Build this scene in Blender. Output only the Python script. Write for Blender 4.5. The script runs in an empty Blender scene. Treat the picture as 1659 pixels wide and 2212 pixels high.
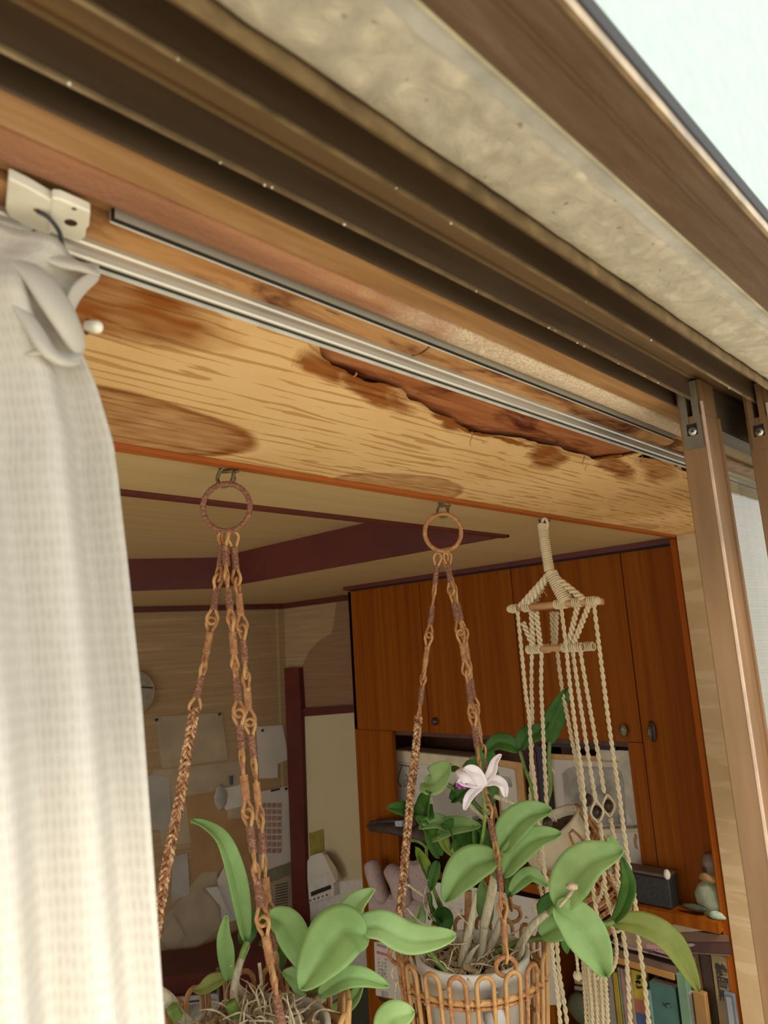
import bpy, bmesh, math, random
import numpy as np
from mathutils import Vector, noise as mnoise

# ------------------------------------------------------------ camera, world, sun, exposure
# World frame: X runs along the window head, Y points into the room, Z is up. The lens is the origin.
sc = bpy.context.scene
COL = sc.collection
IW, IH, FPX = 1659, 2212, 1560.0
AX = np.array([1534.5, 199.0, FPX]); AZ = np.array([-511.0, -8276.0, FPX])
AZ = AZ / np.linalg.norm(AZ); AX = AX / np.linalg.norm(AX)
AX = AX - AX.dot(AZ) * AZ; AX /= np.linalg.norm(AX); AY = np.cross(AZ, AX)
RM = np.array([AX, AY, AZ])            # lens (right, down, forward) -> world
cam_d = bpy.data.cameras.new('camera'); cam = bpy.data.objects.new('camera', cam_d); COL.objects.link(cam)
from mathutils import Matrix
Mc = Matrix(((RM[0][0], -RM[0][1], -RM[0][2], 0), (RM[1][0], -RM[1][1], -RM[1][2], 0), (RM[2][0], -RM[2][1], -RM[2][2], 0), (0, 0, 0, 1)))
cam.matrix_world = Mc
cam_d.sensor_fit = 'HORIZONTAL'; cam_d.sensor_width = 24.0; cam_d.lens = 24.0 * FPX / IW
cam_d.clip_start = 0.02; cam_d.clip_end = 100
cam_d.dof.use_dof = True; cam_d.dof.focus_distance = 1.15; cam_d.dof.aperture_fstop = 9.0
sc.camera = cam
w = bpy.data.worlds.new('overcast_sky'); sc.world = w; w.use_nodes = True
bg = w.node_tree.nodes['Background']; bg.inputs[0].default_value = (0.88, 0.90, 0.90, 1); bg.inputs[1].default_value = 1.5
sun_d = bpy.data.lights.new('sun', 'SUN'); sun = bpy.data.objects.new('sun', sun_d); COL.objects.link(sun)
sun_d.energy = 3.4; sun_d.angle = math.radians(14); sun_d.color = (1.0, 0.90, 0.74)
SUN_DIR = Vector((0.25, 0.62, -0.75))
sun.rotation_euler = SUN_DIR.to_track_quat('-Z', 'Y').to_euler()
sc.view_settings.view_transform = 'Standard'; sc.view_settings.look = 'None'
sc.view_settings.exposure = 0.45; sc.view_settings.gamma = 1.0; sc.view_settings.use_curve_mapping = False

random.seed(7)
def ray(px, py): return RM @ np.array([px - IW/2, py - IH/2, FPX])
def onX(px, py, x): d = ray(px, py); return Vector(d * x / d[0])
def onY(px, py, y): d = ray(px, py); return Vector(d * y / d[1])
def onZ(px, py, z): d = ray(px, py); return Vector(d * z / d[2])
def onD(px, py, dist): d = ray(px, py); return Vector(d * dist / FPX)
def onP(px, py, p0, n):
    d = Vector(ray(px, py)); return d * (Vector(p0).dot(n) / d.dot(n))

# ------------------------------------------------------------ materials
def lin(c):
    if isinstance(c, str): c = [int(c[i:i+2], 16) for i in (0, 2, 4)]
    o = []
    for v in c:
        v /= 255.0; o.append(v/12.92 if v <= .04045 else ((v+.055)/1.055)**2.4)
    return (o[0], o[1], o[2], 1)
def newmat(name):
    m = bpy.data.materials.new(name); m.use_nodes = True
    nt = m.node_tree; b = nt.nodes['Principled BSDF']; return m, nt, b
def N(nt, t, **kw):
    n = nt.nodes.new(t)
    for k, v in kw.items():
        if k.startswith('_'): setattr(n, k[1:], v)
        else: n.inputs[k.replace('_', ' ')].default_value = v
    return n
def L(nt, a, b): nt.links.new(a, b)
def coords(nt, scale=(1, 1, 1)):
    tc = N(nt, 'ShaderNodeTexCoord'); mp = N(nt, 'ShaderNodeMapping'); mp.inputs['Scale'].default_value = scale
    L(nt, tc.outputs['Object'], mp.inputs['Vector']); return mp.outputs['Vector']
def ramp(nt, fac, stops):
    r = N(nt, 'ShaderNodeValToRGB'); el = r.color_ramp.elements
    while len(el) < len(stops): el.new(0.5)
    for e, (p, c) in zip(el, stops): e.position = p; e.color = c if len(c) == 4 else (*c, 1)
    L(nt, fac, r.inputs['Fac']); return r.outputs['Color']
def bump(nt, b, h, strength=.3, dist=.002):
    bp = N(nt, 'ShaderNodeBump', Strength=strength, Distance=dist); L(nt, h, bp.inputs['Height']); L(nt, bp.outputs['Normal'], b.inputs['Normal'])
def plain(name, c, rough=.5, metal=0, vary=.06, scale=(40, 40, 40), bmp=0, bdist=.001, spec=.5):
    m, nt, b = newmat(name); c = lin(c)
    v = coords(nt, scale); n = N(nt, 'ShaderNodeTexNoise', Scale=1.0, Detail=5.0); L(nt, v, n.inputs['Vector'])
    lo = tuple(max(0, x*(1-vary*3)) for x in c[:3]); hi = tuple(min(1, x*(1+vary*3)) for x in c[:3])
    L(nt, ramp(nt, n.outputs['Fac'], [(.3, lo), (.7, hi)]), b.inputs['Base Color'])
    b.inputs['Roughness'].default_value = rough; b.inputs['Metallic'].default_value = metal; b.inputs['Specular IOR Level'].default_value = spec
    if bmp: bump(nt, b, n.outputs['Fac'], bmp, bdist)
    return m
def wood(name, stops, scale, rough=.45, bmp=.15, detail=6, dist=.0008, warp=.6, spec=.4):
    m, nt, b = newmat(name); v = coords(nt, scale)
    n = N(nt, 'ShaderNodeTexNoise', Scale=1.0, Detail=float(detail), Roughness=.6, Distortion=warp); L(nt, v, n.inputs['Vector'])
    L(nt, ramp(nt, n.outputs['Fac'], [(p, lin(c)) for p, c in stops]), b.inputs['Base Color'])
    b.inputs['Roughness'].default_value = rough; b.inputs['Specular IOR Level'].default_value = spec
    bump(nt, b, n.outputs['Fac'], bmp, dist); return m
def leafmat(name, c1, c2, rough=.42):
    m, nt, b = newmat(name); v = coords(nt, (30, 30, 30))
    n = N(nt, 'ShaderNodeTexNoise', Scale=1.0, Detail=4.0); L(nt, v, n.inputs['Vector'])
    cr = ramp(nt, n.outputs['Fac'], [(.3, lin(c1)), (.7, lin(c2))]); L(nt, cr, b.inputs['Base Color'])
    b.inputs['Roughness'].default_value = rough; b.inputs['Specular IOR Level'].default_value = .35
    n2 = N(nt, 'ShaderNodeTexNoise', Scale=900.0, Detail=2.0); bump(nt, b, n2.outputs['Fac'], .12, .0006)
    tr = N(nt, 'ShaderNodeBsdfTranslucent'); L(nt, cr, tr.inputs['Color'])
    mx = N(nt, 'ShaderNodeMixShader', Fac=.28); out = nt.nodes['Material Output']
    L(nt, b.outputs[0], mx.inputs[1]); L(nt, tr.outputs[0], mx.inputs[2]); L(nt, mx.outputs[0], out.inputs['Surface']); return m
M = {}
M['bronze'] = plain('bronze_aluminium', '7a6244', .42, .35, .10, (4, 60, 60), .1)
M['bronze_shade'] = plain('shaded_bronze_aluminium', '4f4030', .42, .35, .10, (6, 50, 50), .1)  # darker bronze copy with shade painted in, for upright faces and sash rail
M['bronze_lip'] = plain('pale_bronze_edge', '9a8666', .35, .7, .12, (60, 60, 60))  # paler bronze for lips and edges
M['stile'] = plain('brown_painted_aluminium', '876848', .36, .45, .05, (60, 60, 8), .05)
M['bracket'] = plain('olive_plastic', '625b48', .5, 0, .06)
M['alu'] = plain('silver_aluminium', 'bdbaae', .38, .55, .05, (3, 80, 80))
M['alu_edge'] = plain('silver_aluminium_lip', 'cfcec4', .5, .1, .05)
M['black'] = plain('black_gap_fill', '0c0a0c', .7)  # solid black, also stands in for shade inside slots and gaps
M['steel'] = plain('steel', 'b8b2a4', .3, .9)
M['hookm'] = plain('weathered_hook_metal', '6e6448', .45, .6, .15, (200, 200, 200))
M['wire'] = plain('grey_wire', '33343a', .45, .3)
M['plastic'] = plain('white_plastic', 'd9d6c6', .4, 0, .04)
M['redtrim'] = wood('dark_red_trim', [(.3, '4d1c16'), (.7, '672a20')], (4, 4, 4), .5)
M['orangetrim'] = wood('orange_wood_trim', [(.3, 'a0521f'), (.7, 'b96a2c')], (6, 60, 60), .4)
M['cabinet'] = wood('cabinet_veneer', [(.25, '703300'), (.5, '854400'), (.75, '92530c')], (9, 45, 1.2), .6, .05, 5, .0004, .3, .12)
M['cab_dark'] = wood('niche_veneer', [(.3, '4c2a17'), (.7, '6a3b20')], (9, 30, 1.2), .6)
M['post'] = wood('post_wood', [(.3, '8a3d04'), (.6, 'a2560a'), (.8, '944410')], (70, 70, 1.0), .55, .15, 6, .0008, .6, .12)
M['ceil'] = wood('ceiling_paper', [(.3, 'b59a6c'), (.7, 'c0a678')], (1.2, 25, 25), .85, .05)
M['cwood1'] = wood('casing_wood', [(.25, '76502f'), (.5, '977148'), (.75, 'ad8a60')], (5, 70, 70), .6, .3, 7)
M['cream'] = plain('cream_door_panel', 'c5b791', .7, 0, .02, (3, 3, 3))
M['white'] = plain('white_enamel', 'cfc9bd', .45, 0, .03)
M['paper'] = plain('white_paper', 'cdc6bb', .8, 0, .03, (8, 8, 8))
M['oldpaper'] = plain('yellowed_paper', 'ad9c80', .85, 0, .05, (8, 8, 8), .2, .004)
M['kraft'] = plain('brown_kraft_paper', 'a58155', .85, 0, .05, (8, 8, 8), .2, .004)
M['greypaper'] = plain('grey_paper', 'a9a398', .85, 0, .05, (8, 8, 8))
M['ink'] = plain('black_ink', '2a2522', .8)
M['pinkink'] = plain('pink_print', 'c2677a', .8)
M['redink'] = plain('faded_red_print', 'a98478', .8)
M['towel'] = plain('mauve_towel', 'b19c98', .95, 0, .05, (120, 120, 120), .5, .002)
M['blackbox'] = plain('black_leatherette', '24221f', .65, 0, .3, (300, 300, 300), .4)
M['stone'] = plain('pale_green_stone', '8d957a', .7, 0, .1, (30, 30, 30), .4, .004)
M['stone_dark'] = plain('dark_green_stone', '4c4e38', .7, 0, .2, (30, 30, 30), .4, .004)
M['pot_white'] = plain('white_pot', 'd6d3cc', .35, 0, .02)
M['pot_cream'] = plain('cream_glazed_pot', 'd8ccb2', .35, 0, .04, (20, 20, 20))
M['soil'] = plain('bark_soil', '4a3c2a', .95, 0, .3, (150, 150, 150), .8, .004)
M['bark'] = wood('bark_chip', [(.3, '8a7355'), (.7, 'b59e7c')], (60, 60, 60), .9)
M['root'] = plain('dry_root', 'c8b797', .8, 0, .12, (150, 150, 150))
M['bead'] = plain('dark_brown_bead', '3d2a22', .3, 0, .1)
M['dowel'] = wood('dowel_wood', [(.3, 'b98a5f'), (.7, 'd0a57a')], (60, 8, 60), .55)
M['petal'] = plain('white_petal', 'eadfe2', .5, 0, .03, (60, 60, 60))
M['lip'] = plain('magenta_lip', '9b2f9a', .5, 0, .1)
M['ochre'] = plain('olive_yellow_sticker', '8f8235', .7)
M['display'] = plain('black_display', '2c2824', .4)
M['frame_wood'] = wood('pale_frame_wood', [(.3, 'b98c50'), (.7, 'd0a466')], (20, 20, 20), .5)
M['photo'] = plain('faded_grey_photograph', '9c9890', .6, 0, .15, (18, 18, 18))
M['clear'] = plain('yellowed_film', 'b4a888', .25, 0, .08, (20, 20, 20))
M['driftwood'] = wood('charred_driftwood', [(.3, '2a201a'), (.7, '55443a')], (20, 20, 20), .6, .5)
M['greenyellow'] = leafmat('yellow_green_leaf', '8fa63c', 'a9b955')
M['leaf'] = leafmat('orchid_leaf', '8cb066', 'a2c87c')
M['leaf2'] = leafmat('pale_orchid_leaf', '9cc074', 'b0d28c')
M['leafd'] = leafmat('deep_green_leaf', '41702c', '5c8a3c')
M['leafb'] = leafmat('leaf_underside', '8c9a4c', '9fa858')
M['stemg'] = plain('green_stem', '6f8a3c', .5, 0, .12, (80, 80, 80))
M['rattan_l'] = wood('pale_cane', [(.3, 'a97d4a'), (.7, 'c79b64')], (90, 90, 30), .4, .2)
M['rattan_d'] = wood('old_cane', [(.3, '8a5a38'), (.5, 'a9764a'), (.7, 'c39a66')], (120, 120, 120), .6, .4)
M['rattan_r'] = wood('red_brown_wrapping', [(.3, '5c3829'), (.5, '82553f'), (.72, 'ae8a6e')], (260, 260, 500), .7, .6)
M['cane_bleached'] = wood('bleached_cane', [(.35, '5a3522'), (.5, 'a87850'), (.62, 'e0bd92')], (170, 170, 110), .6, .5)  # bleached cane, mottled from dark brown to pale tan
M['bulb'] = wood('papery_pseudobulb', [(.3, 'a39a80'), (.55, 'c9bf9f'), (.75, 'e0d8bf')], (260, 260, 20), .6, .4)
M['cord'] = plain('cotton_cord', 'e2d3b0', .9, 0, .08, (900, 900, 900), .4, .0005)

def glassmat():
    m, nt, b = newmat('window_glass'); b.inputs['Base Color'].default_value = (.97, .98, .97, 1)
    b.inputs['Roughness'].default_value = .03; b.inputs['Transmission Weight'].default_value = 1; b.inputs['IOR'].default_value = 1.2; return m
M['glass'] = glassmat()
def stucco():
    m, nt, b = newmat('beige_stucco'); v = coords(nt)
    n = N(nt, 'ShaderNodeTexNoise', Scale=55.0, Detail=8.0, Roughness=.7, Distortion=1.2); L(nt, v, n.inputs['Vector'])
    n2 = N(nt, 'ShaderNodeTexNoise', Scale=160.0, Detail=2.0); L(nt, v, n2.inputs['Vector'])
    base = ramp(nt, n.outputs['Fac'], [(.3, lin('b3aa98')), (.7, lin('c8bfac'))])
    spk = ramp(nt, n2.outputs['Fac'], [(.25, (1, 1, 1)), (.29, (0, 0, 0))])
    mx = N(nt, 'ShaderNodeMix', _data_type='RGBA'); L(nt, spk, mx.inputs['Factor']); L(nt, base, mx.inputs['A']); mx.inputs['B'].default_value = lin('8f846e')
    L(nt, mx.outputs['Result'], b.inputs['Base Color']); b.inputs['Roughness'].default_value = .95; bump(nt, b, n.outputs['Fac'], .9, .006); return m
M['stucco'] = stucco()
M['mortar'] = plain('grey_mortar', 'a9a8a2', .9, 0, .07, (40, 40, 40), .4, .003)
M['sealant'] = plain('pale_sealant', 'a8a288', .7, 0, .08, (40, 40, 40))
def shutterbox():
    m, nt, b = newmat('weathered_brown_steel'); v = coords(nt, (5, 60, 60))
    n = N(nt, 'ShaderNodeTexNoise', Scale=1.6, Detail=9.0, Roughness=.75, Distortion=.8); L(nt, v, n.inputs['Vector'])
    L(nt, ramp(nt, n.outputs['Fac'], [(.3, lin('4a3622')), (.5, lin('5c4631')), (.62, lin('665242')), (.8, lin('82705e'))]), b.inputs['Base Color'])
    b.inputs['Roughness'].default_value = .55; b.inputs['Metallic'].default_value = .2; bump(nt, b, n.outputs['Fac'], .3, .001); return m
M['shutter'] = shutterbox()
def wallpaper(name, axis='X'):
    # beige woven paper with long thin brown grain lines; the water marks come from the sheet's own attribute
    m, nt, b = newmat(name)
    if axis == 'X':
        v = coords(nt, (.13, 1, 1)); wv = N(nt, 'ShaderNodeTexWave', _bands_direction='Y', _wave_profile='SIN'); wv.inputs['Scale'].default_value = 16; wv.inputs['Distortion'].default_value = 7.5; wv.inputs['Detail'].default_value = 2.5; wv.inputs['Detail Scale'].default_value = 2.4; wv.inputs['Detail Roughness'].default_value = .62
        L(nt, v, wv.inputs['Vector']); vm = coords(nt, (11, 60, 60)); n = N(nt, 'ShaderNodeTexNoise', Scale=1.0, Detail=2.0); L(nt, vm, n.inputs['Vector'])
        ml = N(nt, 'ShaderNodeMath', _operation='MULTIPLY_ADD'); L(nt, n.outputs['Fac'], ml.inputs[0]); ml.inputs[1].default_value = 1.5; L(nt, wv.outputs['Fac'], ml.inputs[2])
        g = ramp(nt, ml.outputs[0], [(0, (0, 0, 0)), (1, (1, 1, 1))])
        mr = N(nt, 'ShaderNodeMapRange'); mr.inputs['From Min'].default_value = 1.63; mr.inputs['From Max'].default_value = 1.67; L(nt, ml.outputs[0], mr.inputs['Value']); g = mr.outputs['Result']
    else:
        v = coords(nt, (40, 6, 42)); n = N(nt, 'ShaderNodeTexNoise', Scale=1.0, Detail=2.0, Distortion=.4); L(nt, v, n.inputs['Vector']); g = ramp(nt, n.outputs['Fac'], [(.52, (0, 0, 0)), (.62, (1, 1, 1))])
    v2 = coords(nt); f = N(nt, 'ShaderNodeTexVoronoi', Scale=620.0); L(nt, v2, f.inputs['Vector'])
    n3 = N(nt, 'ShaderNodeTexNoise', Scale=9.0, Detail=4.0); L(nt, v2, n3.inputs['Vector'])
    base = ramp(nt, n3.outputs['Fac'], [(.3, lin('e2bb82' if axis == 'X' else 'c0a37b')), (.7, lin('ebc995' if axis == 'X' else 'c9ae88'))])
    mx = N(nt, 'ShaderNodeMix', _data_type='RGBA'); L(nt, g, mx.inputs['Factor']); L(nt, base, mx.inputs['A']); mx.inputs['B'].default_value = lin('c69c64' if axis == 'X' else 'd0b791')
    at = N(nt, 'ShaderNodeAttribute', _attribute_name='stain')
    m1 = N(nt, 'ShaderNodeMix', _data_type='RGBA', _blend_type='MULTIPLY'); L(nt, at.outputs['Fac'], m1.inputs['Factor'])
    L(nt, mx.outputs['Result'], m1.inputs['A']); m1.inputs['B'].default_value = (.38, .185, .065, 1)
    L(nt, m1.outputs['Result'], b.inputs['Base Color']); b.inputs['Roughness'].default_value = .9; b.inputs['Specular IOR Level'].default_value = .2
    bump(nt, b, f.outputs['Distance'], .5, .0012); return m
M['wpX'] = wallpaper('grain_wallpaper_soffit', 'X'); M['wpY'] = wallpaper('grain_wallpaper_side', 'Y')
def farpaper():
    m, nt, b = newmat('old_wall_paper'); v = coords(nt, (3, 3, 90)); n = N(nt, 'ShaderNodeTexNoise', Scale=1.0, Detail=4.0); L(nt, v, n.inputs['Vector'])
    L(nt, ramp(nt, n.outputs['Fac'], [(.35, lin('a0825f')), (.62, lin('ac8f6a')), (.72, lin('b89f7c'))]), b.inputs['Base Color']); b.inputs['Roughness'].default_value = .95; return m
M['farwall'] = farpaper()
M['farstain'] = wood('water_marked_paper', [(.35, '87684a'), (.7, '967657')], (3, 3, 90), .95)
def board(name, stains, pale):
    m, nt, b = newmat(name); v = coords(nt, (7, 60, 60)); v2 = coords(nt, (9, 22, 22))
    n = N(nt, 'ShaderNodeTexNoise', Scale=1.0, Detail=8.0, Roughness=.65, Distortion=.8); L(nt, v, n.inputs['Vector'])
    s = N(nt, 'ShaderNodeTexNoise', Scale=1.0, Detail=5.0, Roughness=.6, Distortion=.5); L(nt, v2, s.inputs['Vector'])
    c1 = ramp(nt, n.outputs['Fac'], [(.25, lin(pale[0])), (.5, lin(pale[1])), (.75, lin(pale[2]))])
    mx = N(nt, 'ShaderNodeMix', _data_type='RGBA', _blend_type='MULTIPLY'); L(nt, ramp(nt, s.outputs['Fac'], [(.50, (0, 0, 0)), (.66, (1, 1, 1))]), mx.inputs['Factor'])
    L(nt, c1, mx.inputs['A']); mx.inputs['B'].default_value = lin(stains)
    L(nt, mx.outputs['Result'], b.inputs['Base Color']); b.inputs['Roughness'].default_value = .75; b.inputs['Specular IOR Level'].default_value = .25
    bump(nt, b, n.outputs['Fac'], .5, .0012); return m
M['stained'] = board('stained_plywood', '7c4524', ('946539', 'ac8052', 'bf9a6a'))
M['torn'] = board('bare_red_plywood', '8a5a44', ('8a4a28', 'a5683f', 'b98660'))
def bead():
    m, nt, b = newmat('mouldy_bead'); tc = N(nt, 'ShaderNodeTexCoord'); sp = N(nt, 'ShaderNodeSeparateXYZ'); L(nt, tc.outputs['Object'], sp.inputs[0])
    n = N(nt, 'ShaderNodeTexNoise', Scale=14.0, Detail=6.0); L(nt, tc.outputs['Object'], n.inputs['Vector'])
    ad = N(nt, 'ShaderNodeMath', _operation='MULTIPLY_ADD'); L(nt, n.outputs['Fac'], ad.inputs[0]); ad.inputs[1].default_value = .35; L(nt, sp.outputs['X'], ad.inputs[2])
    n2 = N(nt, 'ShaderNodeTexNoise', Scale=420.0, Detail=3.0); L(nt, tc.outputs['Object'], n2.inputs['Vector'])
    fz = ramp(nt, n2.outputs['Fac'], [(.3, lin('ab957a')), (.7, lin('d8c9b2'))])
    v = coords(nt, (7, 60, 60)); n3 = N(nt, 'ShaderNodeTexNoise', Scale=1.0, Detail=6.0); L(nt, v, n3.inputs['Vector'])
    br = ramp(nt, n3.outputs['Fac'], [(.3, lin('7a5038')), (.55, lin('96684a')), (.75, lin('b0845c'))])
    mx = N(nt, 'ShaderNodeMix', _data_type='RGBA'); L(nt, ramp(nt, ad.outputs[0], [(.52, (0, 0, 0)), (.66, (1, 1, 1))]), mx.inputs['Factor']); L(nt, br, mx.inputs['A']); L(nt, fz, mx.inputs['B'])
    L(nt, mx.outputs['Result'], b.inputs['Base Color']); b.inputs['Roughness'].default_value = .9; bump(nt, b, n2.outputs['Fac'], .8, .002); return m
M['beadm'] = bead()
def curtainmat(name, c, cell):
    m, nt, b = newmat(name); uv = N(nt, 'ShaderNodeUVMap'); mp = N(nt, 'ShaderNodeMapping'); mp.inputs['Scale'].default_value = cell; L(nt, uv.outputs[0], mp.inputs['Vector'])
    ch = N(nt, 'ShaderNodeTexVoronoi', Scale=1.0, Randomness=.25); L(nt, mp.outputs[0], ch.inputs['Vector'])
    L(nt, ramp(nt, ch.outputs['Distance'], [(.1, lin(c[0])), (.6, lin(c[1]))]), b.inputs['Base Color']); b.inputs['Roughness'].default_value = .9; b.inputs['Specular IOR Level'].default_value = .1
    bump(nt, b, ch.outputs['Distance'], .45, .0010)
    tr = N(nt, 'ShaderNodeBsdfTranslucent'); tr.inputs['Color'].default_value = lin(c[1]); mx = N(nt, 'ShaderNodeMixShader', Fac=.35); out = nt.nodes['Material Output']
    L(nt, b.outputs[0], mx.inputs[1]); L(nt, tr.outputs[0], mx.inputs[2]); L(nt, mx.outputs[0], out.inputs['Surface']); return m
M['curtain'] = curtainmat('white_waffle_curtain', ('cfcbc1', 'dedad1'), (120, 190, 1))
M['net'] = curtainmat('fine_net_curtain', ('b5ad8e', 'cfc6a4'), (2, 260, 1))
def colored(name, c, rough=.6):
    if name not in M: M[name] = plain(name, c, rough, 0, .05, (20, 20, 20))
    return M[name]

# ------------------------------------------------------------ mesh helpers
class MB:
    def __init__(s): s.v = []; s.f = []; s.uv = None
    def add(s, vs, fs):
        o = len(s.v); s.v += [tuple(v) for v in vs]; s.f += [tuple(i + o for i in f) for f in fs]; return s
    def box(s, x0, x1, y0, y1, z0, z1):
        return s.add([(x, y, z) for x in (x0, x1) for y in (y0, y1) for z in (z0, z1)],
                     [(0, 1, 3, 2), (4, 6, 7, 5), (0, 4, 5, 1), (2, 3, 7, 6), (0, 2, 6, 4), (1, 5, 7, 3)])
    def extr(s, prof, x0, x1, nx=1):                 # closed (y, z) profile swept along X
        n = len(prof); vs = []; fs = []
        for i in range(nx + 1):
            x = x0 + (x1 - x0) * i / nx; vs += [(x, p[0], p[1]) for p in prof]
        for i in range(nx):
            for j in range(n): a = i*n + j; b_ = i*n + (j+1) % n; fs.append((a, b_, b_ + n, a + n))
        fs.append(tuple(range(n))[::-1]); fs.append(tuple(range(nx*n, nx*n + n))); return s.add(vs, fs)
    def prism(s, poly, d):                           # polygon of points pushed along vector d
        n = len(poly); d = Vector(d); vs = [Vector(p) for p in poly] + [Vector(p) + d for p in poly]
        return s.add(vs, [tuple(range(n))[::-1], tuple(range(n, 2*n))] + [(i, (i+1) % n, (i+1) % n + n, i + n) for i in range(n)])
    def tube(s, pts, r, seg=8, closed=False, flat=1.0, up=None):
        P = [Vector(p) for p in pts]; n = len(P)
        R = r if isinstance(r, (list, tuple)) else [r] * n
        T = []
        for i in range(n):
            a = P[(i-1) % n] if (closed or i > 0) else P[i]; b = P[(i+1) % n] if (closed or i < n-1) else P[i]
            t = (b - a); T.append(t.normalized() if t.length > 1e-9 else Vector((0, 0, 1)))
        nrm = T[0].orthogonal().normalized() if up is None else (up - T[0]*up.dot(T[0])).normalized()
        vs = []
        for i in range(n):
            nrm = (nrm - T[i]*nrm.dot(T[i])); nrm = nrm.normalized() if nrm.length > 1e-6 else T[i].orthogonal().normalized()
            bn = T[i].cross(nrm)
            for k in range(seg):
                a = 2*math.pi*k/seg; vs.append(P[i] + (nrm*math.cos(a) + bn*math.sin(a)*flat)*R[i])
        fs = []
        for i in range(n if closed else n-1):
            j = (i+1) % n
            for k in range(seg): k2 = (k+1) % seg; fs.append((i*seg+k, i*seg+k2, j*seg+k2, j*seg+k))
        if not closed: fs.append(tuple(range(seg))[::-1]); fs.append(tuple(range((n-1)*seg, n*seg)))
        return s.add(vs, fs)
    def ball(s, c, r, seg=10, rings=7, sc_=(1, 1, 1), rough=0, sd=0):
        c = Vector(c); vs = []; fs = []
        for i in range(rings + 1):
            th = math.pi*i/rings
            for k in range(seg):
                a = 2*math.pi*k/seg; d = Vector((math.sin(th)*math.cos(a)*sc_[0], math.sin(th)*math.sin(a)*sc_[1], math.cos(th)*sc_[2]))
                rr = r*(1 + rough*mnoise.noise(d*2.1 + Vector((sd, sd, sd)))) ; vs.append(c + d*rr)
        for i in range(rings):
            for k in range(seg): k2 = (k+1) % seg; fs.append((i*seg+k, (i+1)*seg+k, (i+1)*seg+k2, i*seg+k2))
        return s.add(vs, fs)
    def lathe(s, prof, c, ax=Vector((0, 0, 1)), seg=32):
        c = Vector(c); ax = ax.normalized(); u = ax.orthogonal().normalized(); v = ax.cross(u); n = len(prof); vs = []; fs = []
        for (r, h) in prof:
            for k in range(seg): a = 2*math.pi*k/seg; vs.append(c + ax*h + (u*math.cos(a) + v*math.sin(a))*r)
        for i in range(n-1):
            for k in range(seg): k2 = (k+1) % seg; fs.append((i*seg+k, i*seg+k2, (i+1)*seg+k2, (i+1)*seg+k))
        return s.add(vs, fs)
    def build(s, name, mt, parent=None, smooth=False, bevel=0, **props):
        me = bpy.data.meshes.new(name); me.from_pydata(s.v, [], s.f); me.validate(); me.update()
        bm = bmesh.new(); bm.from_mesh(me); bmesh.ops.remove_doubles(bm, verts=bm.verts, dist=1e-6)
        bmesh.ops.recalc_face_normals(bm, faces=bm.faces)
        if bevel: bmesh.ops.bevel(bm, geom=bm.edges[:], offset=bevel, segments=1, affect='EDGES')
        bm.to_mesh(me); bm.free()
        if smooth: me.polygons.foreach_set('use_smooth', [True]*len(me.polygons))
        o = bpy.data.objects.new(name, me); COL.objects.link(o); me.materials.append(M[mt] if isinstance(mt, str) else mt)
        if parent is not None: attach(o, parent)
        for k, v in props.items(): o[k] = v
        return o
def attach(o, parent):
    o.parent = parent; o.matrix_parent_inverse = Matrix.Translation(-wloc(parent))
def wloc(o):
    return Vector(o.get('_base', (0, 0, 0))) if '_base' in o.keys() else Vector((0, 0, 0))
def empty(name, loc, label=None, cat=None, group=None, kind=None):
    o = bpy.data.objects.new(name, None); COL.objects.link(o); o.location = loc; o['_base'] = list(loc); o.empty_display_size = .02
    tag(o, label, cat, group, kind); EMPT.append(o); return o
EMPT = []
def tag(o, label=None, cat=None, group=None, kind=None):
    if label: o['label'] = label
    if cat: o['category'] = cat
    if group: o['group'] = group
    if kind: o['kind'] = kind
    return o
def struct(o, label=None): o['kind'] = 'structure'; tag(o, label); return o
def poly_interp(pts, n):
    P = [Vector(p) for p in pts]; d = [0]
    for a, b in zip(P, P[1:]): d.append(d[-1] + (b-a).length)
    out = []
    for i in range(n):
        t = d[-1]*i/(n-1); k = 0
        while k < len(P)-2 and d[k+1] < t: k += 1
        u = (t-d[k])/max(1e-9, d[k+1]-d[k])
        p0 = P[max(0, k-1)]; p1 = P[k]; p2 = P[k+1]; p3 = P[min(len(P)-1, k+2)]
        out.append(.5*((2*p1) + (p2-p0)*u + (2*p0-5*p1+4*p2-p3)*u*u + (3*p1-p0-3*p2+p3)*u**3) if len(P) > 2 else p1.lerp(p2, u))
    return out
def plen(pts): return sum((Vector(b)-Vector(a)).length for a, b in zip(pts, pts[1:]))
def braid(mb, pts, r, R, period, flatn=None, seg=6, strands=3, ppp=9):
    n = max(6, int(plen(pts)/period*ppp)); P = poly_interp(pts, n)
    ref = Vector((.7, -.7, 0))
    for s in range(strands):
        q = []
        for i, p in enumerate(P):
            t = (P[min(n-1, i+1)] - P[max(0, i-1)]).normalized(); u = (ref - t*ref.dot(t)).normalized(); v = t.cross(u)
            ph = 2*math.pi*(i/ppp + s/strands); q.append(p + u*math.sin(ph)*R + v*math.sin(2*ph)*R*.55)
        mb.tube(q, r, seg)
    return mb
def twist(mb, pts, r, R, period, seg=6, strands=2, ppp=8):
    n = max(6, int(plen(pts)/period*ppp)); P = poly_interp(pts, n); ref = Vector((.7, -.7, 0))
    for s in range(strands):
        q = []
        for i, p in enumerate(P):
            t = (P[min(n-1, i+1)] - P[max(0, i-1)]).normalized(); u = (ref - t*ref.dot(t)).normalized(); v = t.cross(u)
            ph = 2*math.pi*(i/ppp + s/strands); q.append(p + u*math.sin(ph)*R + v*math.cos(ph)*R)
        mb.tube(q, r, seg)
    return mb
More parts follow.
